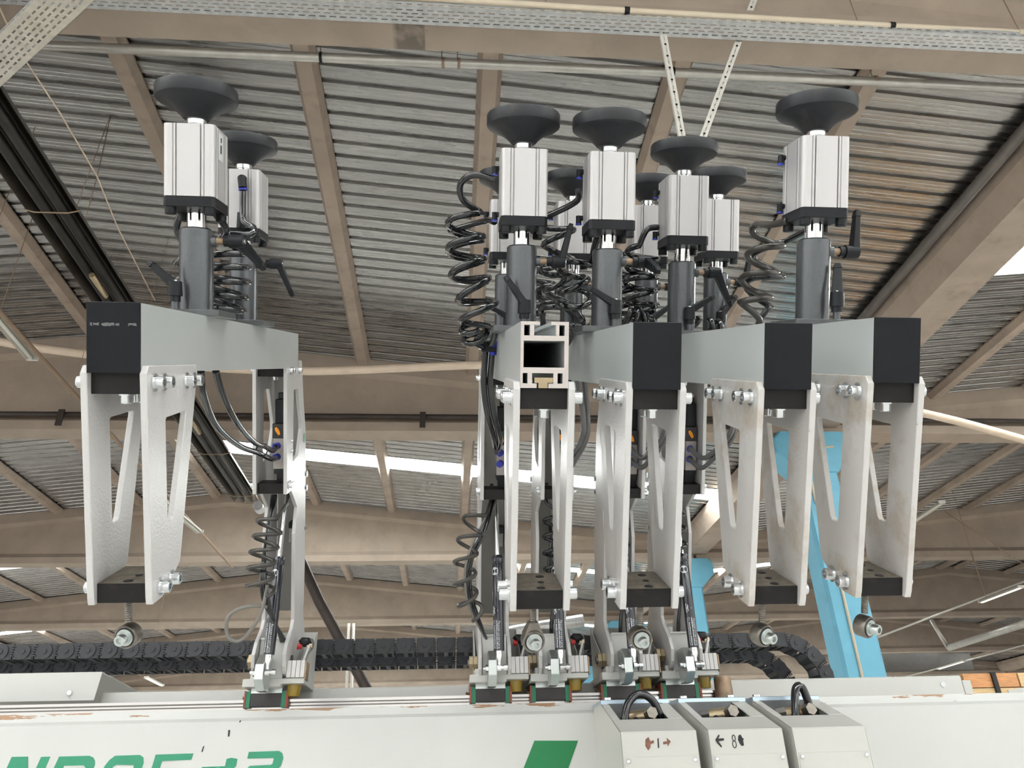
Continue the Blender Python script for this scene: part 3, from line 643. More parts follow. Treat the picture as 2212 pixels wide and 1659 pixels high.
def make_arm(dusty=False):
    a = thing('tilting_arm', '', 'machine arm', (0, 0, 0), RARM)
    wc = 'white_coat_dusty' if dusty else 'white_coat'
    b = armpart(); z0 = -.0200
    rect = [(-HB, -.0129, 0, .008), (.0072, HB, 0, .008), (-HB, -.037, .008, .0256), (-.029, -.0211, .008, .0256), (.0155, .0231, .008, .0256), (.0315, HB, .008, .0256), (-HB, HB, .0256, .0354),
            (-HB, -.036, .0354, .081), (.034, HB, .0354, .081), (-HB, HB, .081, .090), (-HB, -.0355, .090, .108), (-.0258, -.0184, .090, .108), (.019, .025, .090, .108), (.0341, HB, .090, .108), (-HB, -.0085, .108, .114), (.011, HB, .108, .114)]
    for (x0, x1, u0, u1) in rect: b.box(x0, x1, 1.31, 2.605, z0+u0, z0+u1)
    b.build('beam', 'anodised_beam', a)
    b = armpart(); b.box(-HB, HB, 2.605, 2.609, z0, z0+.114); b.build('rear_light_stop', 'black_cap', a)  # added plate: blocks light from behind so the hollow beam looks dark inside
    b = armpart()
    for (x0, x1, u0, u1) in rect: b.box(x0+.0002, x1-.0002, 1.3085, 1.31, z0+u0+.0002, z0+u1-.0002)
    b.build('beam_cut_face', 'cut_aluminium', a)
    b = armpart(); b.box(-.017, .015, 1.309, 1.33, z0+.009, z0+.018); b.box(-.010, .006, 1.309, 1.33, z0, z0+.009); b.build('slot_nut', 'brass', a)
    for s in (-1, 1):
        x0, x1 = sorted((s*HB, s*(HB+TP)))
        b = armpart(); b.prism(FRONT, 'x', x0, x1, [FSLOT]); b.build('front_plate', wc, a, .0012)
        b = levpart(); b.prism(REAR, 'x', x0, x1, [RSLOT]); b.build('lever_plate', 'white_coat', a, .0012)
    b = armpart(); b.box(-HB, HB, 1.318, 1.545, -.0565, -.0205); b.build('upper_block', 'black_block', a, .0008)
    b = armpart(); b.box(-HB, HB, 1.338, 1.452, -.411, -.378); b.build('lower_block', 'black_block', a, .0008)
    b = armpart(); b.box(-HB+.001, HB-.001, 1.340, 1.450, -.3782, -.3776); d = b.build('block_dust', 'dusty_block_top', a); d['label'] = 'dusty upper face of the block'
    for x, y, r in ((.004, 1.352, .008), (.008, 1.388, .0062), (.010, 1.425, .008)): b = armpart(); b.cyl((x, y, -.3778), (x, y, -.3770), r, n=14); b.build('block_hole', 'ink_black', a)
    for s, rot in ((-1, RXm), (1, RX)):
        x = s*(HB+TP)
        for y in (1.335, 1.377, 1.490, 1.532): inst(BOLT, 'bolt', a, Vector((x, y, -.037))-PV, rot)
        for y in (1.362, 1.412): inst(BOLT, 'bolt', a, Vector((x, y, -.390))-PV, rot)
        for y in (2.402, 2.432, 2.545): inst(BOLTS, 'bolt', a, lv((x, y, -.026))-PV, rot)
        for y in (2.398, 2.425): inst(BOLTS, 'bolt', a, lv((x, y, -.378))-PV, rot)
        for y, z in ((2.700, -.385), (2.700, -.432), (2.69, -.57)): inst(HEX, 'bolt', a, lv((s*(HB+.004), y, z))-PV, rot)
    for y in (1.345, 1.392): inst(BOLT, 'bolt', a, Vector((.003, y, -.0565))-PV, RDN)
    for y in (2.43, 2.47): inst(BOLTS, 'bolt', a, lv((.0, y, -.045))-PV, RDN)
    b = levpart(); b.box(-HB, HB, 2.385, 2.58, -.045, -.0205); b.build('rear_upper_block', 'black_block', a)
    b = levpart(); b.box(-HB, HB, 2.385, 2.46, -.402, -.371); b.build('rear_lower_block', 'black_block', a)
    b = levpart(); b.prism([(2.600, .0), (2.664, -.232), (2.672, -.34), (2.666, -.68), (2.655, -.845), (2.659, -.845), (2.697, -.68), (2.703, -.34), (2.69, -.232), (2.625, -.0)], 'x', -HB+.001, HB-.001)
    b.build('back_sheet', 'sheet_inside', a)
    b = levpart()
    for s in (-1, 1):
        x0, x1 = sorted((s*(HB-.001), s*(HB+.004))); b.prism([(2.612, -.045), (2.676, -.232), (2.683, -.34), (2.680, -.68), (2.672, -.835), (2.695, -.835), (2.712, -.68), (2.718, -.34), (2.712, -.232), (2.640, -.045)], 'x', x0, x1)
    b.build('back_flange', 'white_coat', a)
    # pivot axle with hex nuts, bottom disc
    b = levpart(); b.cyl((-.085, 2.448, -.94), (.056, 2.448, -.94), .013, n=16); b.build('pivot_axle', 'steel_thread', a)
    for x in (-.080, -.066): b = levpart(); b.cyl((x, 2.448, -.94), (x+.012, 2.448, -.94), .0235, n=6, sm=False); b.build('pivot_nut', 'brass', a, .001)
    b = levpart(); b.cyl((HB+TP, 2.448, -.94), (HB+TP+.003, 2.448, -.94), .017, n=18); b.build('pivot_seal', 'block_steel', a)
    # valve stack on the right lever plate
    b = levpart(); b.box(.004, .036, 2.425, 2.49, -.190, -.115); b.box(.012, .030, 2.43, 2.48, -.115, -.095); b.build('valve_coil', 'black_plastic', a, .002)
    b = levpart(); b.box(-.002, .036, 2.412, 2.49, -.235, -.190); b.build('valve_head', 'block_steel', a, .001)
    b = levpart(); b.prism([(.006, -.203), (.012, -.200), (.020, -.210), (.024, -.222), (.018, -.226), (.008, -.212)], 'y', 2.408, 2.412); b.build('valve_button', 'orange_plastic', a)['label'] = 'orange drop-shaped button'
    b = levpart(); b.box(0, .036, 2.415, 2.49, -.330, -.235); b.build('valve_body', 'valve_grey', a, .001)
    b = levpart(); b.box(.002, .036, 2.42, 2.49, -.346, -.330); b.box(.008, .034, 2.43, 2.48, -.372, -.346); b.build('valve_foot', 'black_plastic', a)
    for z in (-.258, -.292): b = levpart(); b.cyl((.015, 2.417, z), (.009, 2.402, z-.002), .0105, n=14); b.build('port_ring', 'blue_plastic', a)
    b = levpart(); b.cyl((HB+TP, 2.645, -.255), (HB+TP+.0008, 2.645, -.255), .016, n=20); o = b.build('round_sticker', 'sticker_green', a); o['label'] = 'green oval inspection sticker'
    for z in (-.245, -.275): inst(BOLTS, 'bolt', a, lv((HB+TP, 2.43, z))-PV, RX, (.6, .6, .6))
    # limit switch lower in the lever
    b = levpart(); b.box(.012, .038, 2.60, 2.65, -.60, -.555); b.build('limit_switch', 'sheet_inside', a, .002)
    b = levpart(); b.box(.010, .040, 2.605, 2.655, -.553, -.535); b.build('switch_lid', 'black_plastic', a)
    return a
def rod_end(a, yaw, forged=False, x=0.003, y=1.395):
    r = bpy.data.objects.new('rod_end', None); COL.objects.link(r); r.parent = a; r.location = Vector((x, y, -.411))-PV; r.rotation_euler = (0, 0, yaw)
    prof = []
    for k in range(26): h = -.05*k/25; prof.append((.0066 if k % 2 else .0058, h))
    MB().lathe(prof, (0, 0, 0), (0, 0, 1), 12, 20).build('threaded_rod', 'steel_thread', r)
    zc = -.075
    b = MB(); b.lathe([(.0172, -.0115), (.0198, -.0115), (.0208, -.010), (.0208, .010), (.0198, .0115), (.0172, .0115)], (0, 0, zc), (0, 1, 0), 24)
    b.lathe([(.0172, .0115), (.0172, -.0115)], (0, 0, zc), (0, 1, 0), 24)
    if forged: b.hexa([(-.018, -.011, zc+.012), (.018, -.011, zc+.012), (.018, .011, zc+.012), (-.018, .011, zc+.012), (-.008, -.008, zc+.034), (.008, -.008, zc+.034), (.008, .008, zc+.034), (-.008, .008, zc+.034)])
    b.build('eye', 'steel_thread', r)
    MB().cyl((0, -.0105, zc), (0, .0105, zc), .0172, n=24).build('seal', 'ink_black', r)
    MB().cyl((0, -.0135, zc), (0, .0135, zc), .0150, n=24).build('ball', 'steel_bracket', r)
    inst(bolt_mesh(.0098, .017, .0115, 'steel_bracket'), 'bolt', r, (0, -.0135, zc), RB)
    return r
ARMX = (-.553, .157, .352, .5855, .784); ARMZ = (0, -.0195, -.0185, -.016, -.003)
ALAB = ('white clamp arm standing alone at the left, blue-black end cap', 'clamp arm whose hollow aluminium beam end is uncapped, in the middle', 'black-capped clamp arm directly right of the uncapped one', 'black-capped dusty clamp arm, second from the right', 'black-capped dusty clamp arm at the far right')
clean = make_arm(False); dusty = None
arms = []
for i in range(5):
    if i == 0: a = clean
    elif i == 3: dusty = make_arm(True); a = dusty
    elif i == 4: a = copy_tree(dusty)
    else: a = copy_tree(clean)
    arms.append(a)
for i, a in enumerate(arms):
    a['label'] = ALAB[i]; a['group'] = 'tilting clamp arms on the rail'
    a.location = aw(PV+Vector((ARMX[i], 0, ARMZ[i])))
    rod_end(a, (math.radians(-8), math.radians(8), math.radians(4), math.radians(24), math.radians(30))[i], i == 1, (-.013, -.005, 0, 0.0, .002)[i])
    if i != 1:
        b = armpart(); b.box(-HB-.0008, HB+.0008, 1.3035, 1.3085, -.0215, .0948); b.build('end_cap', 'black_cap', a, .0008)
    if i == 0:
        b = armpart()
        rw = random.Random(5)
        for (x, w_) in ((-.036, .003), (-.031, .009), (-.018, .020), (.004, .006), (.024, .013)):
            n_ = 6; up = [(x+w_*k/n_, .0605+rw.uniform(-.0010, .0006)) for k in range(n_+1)]; lo_ = [(x+w_*k/n_, .0575-rw.uniform(0, .0028)) for k in range(n_, -1, -1)]
            b.prism(up+lo_, 'y', 1.3029, 1.3036)
        b.build('worn_marks', 'hose_grey', a)
        b = armpart(); b.prism([(HB+.003, -.394), (HB+.009, -.394), (HB+.009, -.3925), (HB+.0075, -.3925), (HB+.0075, -.388), (HB+.009, -.388), (HB+.009, -.386), (HB+.003, -.386), (HB+.003, -.388), (HB+.005, -.388), (HB+.005, -.3925), (HB+.003, -.3925)], 'y', 1.3268, 1.3275); b.build('marker_sign', 'ink_black', a)

# ------------------------------------------------------------------ clamp units (pneumatic cylinder with rubber pad)
def clamp(X, Yc, dz, label, up, low, lowx, ext=0., upface=1):
    E = ext
    t = thing('pad_cylinder', label, 'clamp', aw((X, Yc, .0942+dz)), RARM, 'pneumatic pad cylinders on the beams')
    MB().box(-.066, .066, -.066, .066, 0, .013).build('base_plate', 'plate_grey', t, .001)
    MB().lathe([(0, .190+E), (.031, .190+E), (.0345, .187+E), (.035, .183+E), (.035, .013)], (0, 0, 0), (0, 0, 1), 32).build('post', 'hammertone', t)
    MB().cyl((0, 0, .185), (0, 0, .24+E), .0195, n=28).build('piston_rod', 'chrome', t)
    b = MB(); b.prism([(-.046, -.0525), (.046, -.0525), (.0525, -.046), (.0525, .046), (.046, .0525), (-.046, .0525), (-.0525, .046), (-.0525, -.046)], 'z', .228+E, .250+E); b.build('flange', 'black_plastic', t, .001)
    for sx in (-1, 1):
        for sy in (-1, 1): b = MB(); b.lathe([(0, 0), (.0105, 0), (.0115, .001), (.0115, .016)], (sx*.040, sy*.040, .213+E), (0, 0, 1), 14); b.build('flange_bolt', 'black_plastic', t)
    # extruded cylinder body with sensor grooves on all four faces
    P = []; q = .0525; g = [(-q+.010, 0), (-.033, 0), (-.0315, -.0025), (-.030, 0), (-.0265, 0), (-.0265, -.006), (-.0235, -.006), (-.0235, 0), (.0235, 0), (.0235, -.006), (.0265, -.006), (.0265, 0), (.030, 0), (.0315, -.0025), (.033, 0), (q-.010, 0)]
    g = [(u, -v) for (u, v) in g]
    for k in range(4):
        c, s = math.cos(k*PI/2), math.sin(k*PI/2)
        for (u, v) in g: x, y = u, -(q-v); P.append((c*x-s*y, s*x+c*y))
        for aa in (18, 36, 54, 72):
            x = q-.010+.010*math.sin(math.radians(aa)); y = -(q-.010+.010*math.cos(math.radians(aa))); P.append((c*x-s*y, s*x+c*y))
    b = MB(); b.prism(P, 'z', .250+E, .400+E); b.build('cylinder_body', 'cylinder_aluminium', t)
    MB().cyl((0, 0, .400+E), (0, 0, .420+E), .0165, n=20).build('top_rod', 'chrome', t)
    MB().lathe([(.0165, .412), (.0205, .412), (.0205, .428), (0, .428)], (0, 0, E), (0, 0, 1), 24).build('collar', 'zinc_bolt', t)
    b = MB(); b.lathe([(0, .423), (.0255, .423), (.029, .4255), (.034, .4315), (.044, .4405), (.057, .449), (.070, .4555), (.079, .459), (.0835, .4625), (.0845, .466), (.0845, .4855), (.083, .489), (.080, .490), (.06, .482), (0, .481)], (0, 0, E), (0, 0, 1), 48, 24); b.build('rubber_pad', 'rubber', t)
    def lever(base, axis, d, L, nm='clamp_lever'):
        base = Vector(base); ax = Vector(axis).normalized(); d = Vector(d).normalized()
        k = MB(); k.cyl(base, base+ax*.024, .0075, n=12); k.build('lever_stud', 'brown_steel' if abs(ax.x) > .5 else 'hammertone', t)
        k = MB(); k.cyl(base+ax*.016, base+ax*.030, .0115, n=8); k.cyl(base+ax*.028, base+ax*.058, .0150, .0138, n=14)
        h = base+ax*.050; s = d.cross(ax)
        if s.length < .1: s = Vector((0, 1, 0))
        k.bar(h, h+d*L*.84, s, .024, .017, .016, .012); k.bar(h+d*L*.82, h+d*L, s, .020, .014, .011, .010)
        k.build(nm, 'black_plastic', t, .0015)
        k = MB(); k.cyl(base+ax*.058, base+ax*.061, .006, n=10); k.build('lever_screw', 'zinc_bolt', t)
    k = MB(); k.cyl((upface*.030, 0, .165), (upface*.042, 0, .165), .0125, n=14); k.build('boss', 'hammertone', t)
    lever((upface*.042, 0, .165), (upface, 0, 0), up, .095)
    lever((lowx, -.054, .013), (0, 0, 1), low, .075)
    b = MB(); b.cyl((-.0525, .036, .375+E), (-.062, .036, .375+E), .006, n=10); b.cyl((-.062, .036, .380+E), (-.062, .036, .362+E), .0066, n=10); b.build('elbow_fitting', 'black_plastic', t)
    b = MB(); b.cyl((-.0525, .036, .268+E), (-.062, .036, .268+E), .006, n=10); b.cyl((-.062, .036, .273+E), (-.062, .036, .255+E), .0066, n=10); b.build('elbow_fitting', 'black_plastic', t)
    for z in (.359, .252): b = MB(); b.cyl((-.062, .036, z+E), (-.062, .036, z+.003+E), .0072, n=12); b.build('fitting_ring', 'blue_plastic', t)
    return t
D = Vector
c1 = clamp(ARMX[0], 1.713, ARMZ[0], 'front pad cylinder on the left arm, the nearer of its two', D((.35, .75, -.5)), D((-.8, .1, .7)), -.026)
c2 = clamp(ARMX[0], 2.088, ARMZ[0], 'rear pad cylinder on the left arm, elbow fitting on its face', D((.42, -.1, -.95)), D((-.6, .2, .7)), -.026)
b = MB(); b.box(.0522, .0532, -.022, .006, .335, .392); b.build('type_label', 'print_white', c1); b = MB(); b.box(.0530, .0535, -.012, -.004, .350, .368); b.box(.0530, .0535, -.010, -.004, .374, .384); b.build('label_print', 'ink_black', c1)
b = MB(); b.cyl((.012, -.0525, .375), (.012, -.068, .372), .010, n=12); b.cyl((.012, -.066, .376), (.016, -.070, .348), .0105, n=12); b.build('face_elbow', 'black_plastic', c2); b = MB(); b.cyl((.016, -.070, .346), (.0165, -.070, .342), .0112, n=12); b.build('fitting_ring', 'blue_plastic', c2)
b = MB(); b.cyl((.012, -.0525, .270), (.012, -.066, .268), .010, n=12); b.cyl((.012, -.066, .285), (.010, -.067, .245), .0105, n=12); b.build('face_elbow', 'black_plastic', c2)
clamp(ARMX[1], 1.775, ARMZ[1], 'front pad cylinder on the uncapped arm', D((.25, .15, .95)), D((-.55, 0, .75)), .002, .009)
clamp(ARMX[1], 2.27, ARMZ[1], 'rear pad cylinder on the uncapped arm, mostly hidden', D((.2, .6, -.6)), D((-.9, 0, .45)), .002)
clamp(ARMX[2], 1.750, ARMZ[2], 'front pad cylinder on the arm right of the uncapped one, rusty pad rim', D((.05, -.95, -.35)), D((-.9, .1, .55)), .008)
clamp(ARMX[2], 2.27, ARMZ[2], 'rear pad cylinder seen between the two middle front ones', D((.3, .5, -.6)), D((-.7, .1, .55)), .008)
clamp(ARMX[3], 1.945, ARMZ[3], 'front pad cylinder on the second arm from the right, stained body', D((.42, 0, -.95)), D((.85, .1, .5)), .006)
clamp(ARMX[3], 2.31, ARMZ[3], 'rear pad cylinder hidden behind the stained one', D((.2, .5, -.6)), D((.7, .1, .5)), .006)
clamp(ARMX[4], 1.632, ARMZ[4], 'front pad cylinder on the far right arm, the rightmost pad', D((.10, .1, 1)), D((.12, .25, .9)), .028)
clamp(ARMX[4], 2.26, ARMZ[4], 'rear pad cylinder on the far right arm, lever pointing up', D((.18, .1, 1)), D((.6, .1, .7)), .0)

# ------------------------------------------------------------------ gas springs
def spring(X, label, rz):
    p0 = aw((X, 2.372, -.946)); p1 = aw((X, 2.647, -.436)); d = (p1-p0).normalized()
    t = thing('gas_spring', label, 'gas spring', p0, group='gas springs under the arms'); t.rotation_mode = 'QUATERNION'
    z = d; x = Vector((1, 0, 0)); y = z.cross(x).normalized(); x = y.cross(z)
    t.rotation_quaternion = Matrix((x, y, z)).transposed().to_quaternion() @ Matrix.Rotation(rz, 3, 'Z').to_quaternion()
    L = (p1-p0).length
    MB().lathe([(0, .050), (.0165, .050), (.0175, .053), (.0175, .322), (.0170, .325), (.0185, .327), (.0185, .348), (.0165, .352), (0, .352)], (0, 0, 0), (0, 0, 1), 28).build('spring_cylinder', 'spring_black', t)
    MB().cyl((0, 0, .35), (0, 0, L), .0075, n=16).build('spring_rod', 'chrome', t)
    MB().lathe([(.0105, .050), (.0105, .030), (.006, .018), (.0055, .006)], (0, 0, 0), (0, 0, 1), 16).build('end_ferrule', 'chrome', t)
    b = MB(); b.cyl((-.006, 0, 0), (.006, 0, 0), .0105, n=16); b.build('end_eye', 'chrome', t)
    b = MB(); b.cyl((-.004, 0, 0), (.026, 0, 0), .006, n=12); b.cyl((.014, 0, 0), (.026, 0, 0), .0095, n=14); b.build('end_pin', 'zinc_bolt', t)
    def wrap(phi, z, r=.0177): return Vector((r*math.sin(phi), -r*math.cos(phi), z))
    def patch(bm, p0_, p1_, z0, z1):
        n = 4
        for k in range(n):
            a, b_ = p0_+(p1_-p0_)*k/n, p0_+(p1_-p0_)*(k+1)/n
            i = [bm.pt(wrap(a, z0)), bm.pt(wrap(b_, z0)), bm.pt(wrap(b_, z1)), bm.pt(wrap(a, z1))]; bm.face(i)
    # oval load sticker
    b = MB(); ring = [b.pt(wrap(-.55+.72*math.cos(2*PI*k/24), .298+.0125*math.sin(2*PI*k/24))) for k in range(24)]; c = b.pt(wrap(-.55, .298, .0179))
    for k in range(24): b.face([c, ring[k], ring[(k+1) % 24]])
    b.build('load_sticker', 'print_white', t)
    b = MB()
    for k, ph in enumerate((-.95, -.72, -.49, -.26)):   # 1000
        if k == 0: patch(b, ph-.03, ph+.03, .294, .302)
        else:
            for (u0, u1, v0, v1) in ((-.08, -.04, .294, .302), (.04, .08, .294, .302), (-.08, .08, .3005, .302), (-.08, .08, .294, .2955)): patch(b, ph+u0, ph+u1, v0, v1)
    for i in range(len(b.v)): b.v[i].x *= 1.02; b.v[i].y *= 1.02
    b.build('sticker_digits', 'ink_black', t)
    # triangle mark with two cells
    b = MB()
    def line(p, q, wd=.0022):
        (a0, z0), (a1, z1) = p, q; dx, dz = (a1-a0)*.0177, z1-z0; l = math.hypot(dx, dz); nx, nz = -dz/l*wd/2/.0177, dx/l*wd/2
        i = [b.pt(wrap(a0+nx, z0+nz, .0178)), b.pt(wrap(a0-nx, z0-nz, .0178)), b.pt(wrap((a0+a1)/2-nx, (z0+z1)/2-nz, .0178)), b.pt(wrap(a1-nx, z1-nz, .0178)), b.pt(wrap(a1+nx, z1+nz, .0178)), b.pt(wrap((a0+a1)/2+nx, (z0+z1)/2+nz, .0178))]
        b.face(i)
    TA, TB, TC = (-1.05, .186), (-1.05, .158), (-.05, .172)
    line(TA, TB); line(TB, TC); line(TC, TA); line((-.72, .162), (-.72, .182)); line((-1.05, .172), (-.72, .172))
    b.build('triangle_mark', 'print_white', t)
    # four rows of printed text along the barrel: characters as small strokes
    b = MB(); rnd = random.Random(3)
    def cjk(ph, z, s):     # one dense character cell of s metres
        u = s/.0177; st = [(-.5, .5, .42, .5), (-.5, .5, -.5, -.42), (-.06, .06, -.5, .5)]
        if rnd.random() < .6: st.append((-.5, .5, -.05, .05))
        if rnd.random() < .5: st += [(-.5, -.38, -.5, .5)]
        if rnd.random() < .5: st += [(.38, .5, -.5, .3)]
        for (a, c_, e, f) in st: patch(b, ph+e*u, ph+f*u, z-c_*s, z-a*s)
    for k in range(14):
        if k == 0: patch(b, .0, .30, .1375, .1385); patch(b, .27, .33, .1335, .1375); patch(b, .0, .27, .1370, .1380)
        else: cjk(.08, .1385-k*.0062, .0050)
    for k in range(26): patch(b, -.36, -.36+rnd.choice((.10, .16, .16, .2)), .142-k*.0034-.0022, .142-k*.0034)
    for k in range(18): cjk(-.74, .141-k*.0048, .0034) if k < 3 else patch(b, -.84, -.84+rnd.choice((.16, .2)), .141-k*.0048-.003, .141-k*.0048)
    for k in range(22): patch(b, -1.16, -1.06, .142-k*.004-.0028, .142-k*.004)
    b.build('printed_text', 'print_white', t)
    return t
for i in range(5): spring(ARMX[i]-.002, ('gas spring of the lone left arm', 'gas spring left of the uncapped arm bracket', 'gas spring just right of the uncapped arm bracket', 'gas spring behind the third arm bracket', 'rightmost gas spring, leaning to the left')[i], (0.10, -.1, .1, .2, .25)[i])

# ------------------------------------------------------------------ carriages on the rail
def make_carriage():
    o = thing('rail_carriage', '', 'carriage', (0, 2.66, .283))
    O = (0, 2.66, .283); q = lambda: MB(O)
    b = q(); b.box(-.052, .044, 2.655, 2.725, .283, .322); b.build('bearing_block', 'block_steel', o, .001)
    for x0, x1 in ((-.066, -.052), (.044, .058)): b = q(); b.box(x0, x1, 2.654, 2.726, .280, .328); b.cyl(((x0+x1)/2, 2.654, .317), ((x0+x1)/2, 2.6535, .317), .0038, n=10); b.build('end_seal', 'rail_green', o)
    for x0, x1 in ((-.071, -.066), (.058, .065)): b = q(); b.box(x0, x1, 2.652, 2.728, .279, .329); b.build('seal_plate', 'rail_red', o)
    b = q(); b.cyl((-.071, 2.69, .311), (-.083, 2.685, .313), .004, n=8); b.build('grease_nipple', 'brass', o)
    b = q(); b.prism([(-.072, .336), (.046, .336), (.046, .344), (.118, .344), (.118, .360), (-.072, .360)], 'y', 2.612, 2.885); b.build('saddle_plate', 'white_paint', o, .0015)
    b = q(); b.box(-.052, .044, 2.655, 2.725, .322, .336); b.build('spacer', 'steel_bracket', o)
    b = q(); b.lathe([(0, 0), (.017, 0), (.0195, .003), (.0195, .02), (.022, .024), (.022, .034)], (.080, 2.66, .310), (0, 0, 1), 20); b.build('bumper', 'urethane', o)
    b = q(); b.box(-.032, .048, 2.612, 2.72, .360, .480); b.box(-.032, .048, 2.606, 2.72, .476, .483); b.build('pivot_housing', 'white_paint', o, .002)
    b = q(); b.box(-.055, -.032, 2.630, 2.70, .360, .380); b.build('housing_foot', 'white_paint', o, .002)
    # octagonal zinc clevis for the gas spring
    b = q(); b.prism([(2.512, .343), (2.512, .388), (2.55, .422), (2.611, .424), (2.611, .318), (2.555, .316)], 'x', -.016, .010); b.build('clevis', 'steel_bracket', o, .002)
    b = q(); b.cyl((-.024, 2.53, .366), (-.016, 2.53, .366), .0115, n=6, sm=False); b.cyl((-.033, 2.53, .366), (-.024, 2.53, .366), .006, n=10); b.build('clevis_nut', 'zinc_bolt', o)
    for k in range(4): b = q(); b.box(.0615+k*.0141, .0615+k*.0141+.0128, 2.605, 2.65, .361, .412); b.build('stop_plate', 'white_edge', o, .0006)
    b = q(); b.box(.1178, .1215, 2.604, 2.66, .355, .408); b.build('stop_end_plate', 'brown_steel', o)
    # folded sheet cover behind
    b = q(); b.box(-.052, .100, 2.880, 2.883, .36, .550); b.build('cover_back', 'white_paint', o)
    for x in (-.054, .100): b = q(); b.prism([(2.72, .36), (2.72, .44), (2.880, .550), (2.883, .36)], 'x', x, x+.003); b.build('cover_side', 'white_paint', o)
    # sensor on its bracket
    b = q(); b.prism([(.094, .41), (.102, .41), (.118, .468), (.113, .470)], 'y', 2.66, 2.675); b.build('sensor_bracket', 'white_paint', o)
    b = q(); b.tube([(.084, 2.68, .474), (.090, 2.68, .480), (.105, 2.68, .480), (.113, 2.68, .470)], [.014, .017, .016, .010], 10); b.build('sensor_body', 'black_plastic', o)
    b = q(); b.cyl((.076, 2.67, .466), (.090, 2.67, .464), .011, .007, n=14); b.build('sensor_cap', 'red_plastic', o)
    b = q(); b.box(.105, .122, 2.67, 2.70, .462, .474); b.build('sensor_plug', 'brass', o)
    b = q(); b.tube(catmull([(.108, 2.68, .487), (.118, 2.685, .490), (.123, 2.69, .478), (.121, 2.69, .462), (.115, 2.67, .445), (.108, 2.66, .418)], 6), .0028, 6); b.build('sensor_cable', 'cable_grey', o)
    return o
car0 = make_carriage()
for i in range(5):
    c = car0 if i == 0 else copy_tree(car0)
    c.location = (ARMX[i]-.020, 2.66, .283); c['label'] = 'rail carriage under ' + ('the lone left arm', 'the uncapped arm, first of the four in a row', 'the third arm, second of the four in a row', 'the fourth arm, third of the four in a row', 'the rightmost arm, beside the dark rail stop')[i]; c['group'] = 'carriages on the guide rail'

# ------------------------------------------------------------------ hoses (arm frame points)
def hose(name, pts, r, m, label, group=None, n=9, cat='hose'):
    return tag(MB().tube([aw(p) for p in pts], r, n).build(name, m), label, cat, group)
RH = .0080
def coil(path, R, turns, lead, tail, label, ph=0., m='hose_black', r=RH, squash=1.):
    h = helix(path, R, turns, ph, 16, squash)
    pts = (catmull([Vector(p) for p in lead]+[h[0]], 6)[:-1] if lead else [])+h+(catmull([h[-1]]+[Vector(p) for p in tail], 6)[1:] if tail else [])
    return hose('coiled_hose', pts, r, m, label, 'coiled air hoses of the pad cylinders')
AX = ARMX
# uncapped arm: two hoses at its left
coil([(.030, 1.92, .372), (.030, 1.92, .30), (.036, 1.92, .235), (.058, 1.92, .165), (.070, 1.92, .105)], .045, 4.6, [(.094, 1.80, .430), (.045, 1.80, .440), (.015, 1.83, .425), (.022, 1.87, .395)], [(.105, 1.95, .09), (.100, 2.0, .05)], 'upper coiled hose left of the uncapped arm, arched over the top', .6, squash=.9)
coil([(.030, 1.96, .340), (.030, 1.96, .28), (.040, 1.96, .21), (.060, 1.96, .145), (.066, 1.96, .095)], .043, 4.3, [(.096, 1.84, .34), (.075, 1.90, .352)], [(.06, 2.0, .06), (.080, 2.03, .045)], 'lower coiled hose left of the uncapped arm, starting at its flange', 3.6)
hose('coiled_hose', helix([(.05, 1.95, .10), (.06, 1.98, .06)], .032, 1.6, 1.), RH, 'hose_black', 'loose hose loop above the tie left of the uncapped arm', 'coiled air hoses of the pad cylinders')
# between second and third arm
coil([(.262, 2.0, .385), (.275, 2.0, .315), (.265, 2.0, .25), (.280, 2.0, .195), (.268, 2.0, .135)], .042, 4.1, [(.300, 1.86, .425), (.30, 1.9, .405)], [(.235, 2.0, .10), (.225, 2.02, .05)], 'coiled hose right of the uncapped arm post, from the third arm', 2.4)
coil([(.300, 1.88, .255), (.290, 1.88, .215), (.300, 1.90, .16), (.285, 1.92, .115)], .040, 3.2, [(.345, 1.80, .325), (.335, 1.82, .285)], [(.300, 1.95, .07), (.272, 2.02, .02)], 'coiled hose beside the third arm post, dropping right of the open beam end', .3)
hose('coiled_hose', helix([(.235, 2.12, .30), (.24, 2.12, .23), (.245, 2.12, .14)], .036, 3.5, 2.), RH, 'hose_black', 'coiled hose far behind between the two middle arms', 'coiled air hoses of the pad cylinders')
# between third and fourth arm
coil([(.500, 2.02, .315), (.500, 2.02, .26), (.495, 2.02, .20), (.505, 2.02, .12)], .041, 4.6, [(.545, 1.99, .365), (.500, 1.97, .355)], [(.53, 2.03, .10)], 'coiled hose left of the stained pad cylinder, nearer one', 2.0)
coil([(.472, 2.10, .29), (.470, 2.10, .21), (.480, 2.10, .12)], .040, 4.4, [(.53, 2.05, .29)], [(.50, 2.1, .10)], 'coiled hose left of the stained pad cylinder, farther one', .5)
hose('coiled_hose', helix([(.455, 2.0, .135), (.49, 2.0, .12), (.52, 2.0, .125)], .030, 3., 1.), RH, 'hose_black', 'loose hose loops lying on the third arm beam', 'coiled air hoses of the pad cylinders')
# fourth arm right side, small loops
hose('coiled_hose', helix([(.640, 2.15, .20), (.645, 2.13, .15), (.665, 2.1, .115)], .026, 3.2, 0.), RH, 'hose_black', 'small hose loops right of the stained cylinder post', 'coiled air hoses of the pad cylinders')
hose('coiled_hose', helix([(.690, 2.05, .11), (.73, 2.05, .10)], .022, 1.6, 0.), RH, 'hose_black', 'single hose loop lying on the second beam from the right', 'coiled air hoses of the pad cylinders')
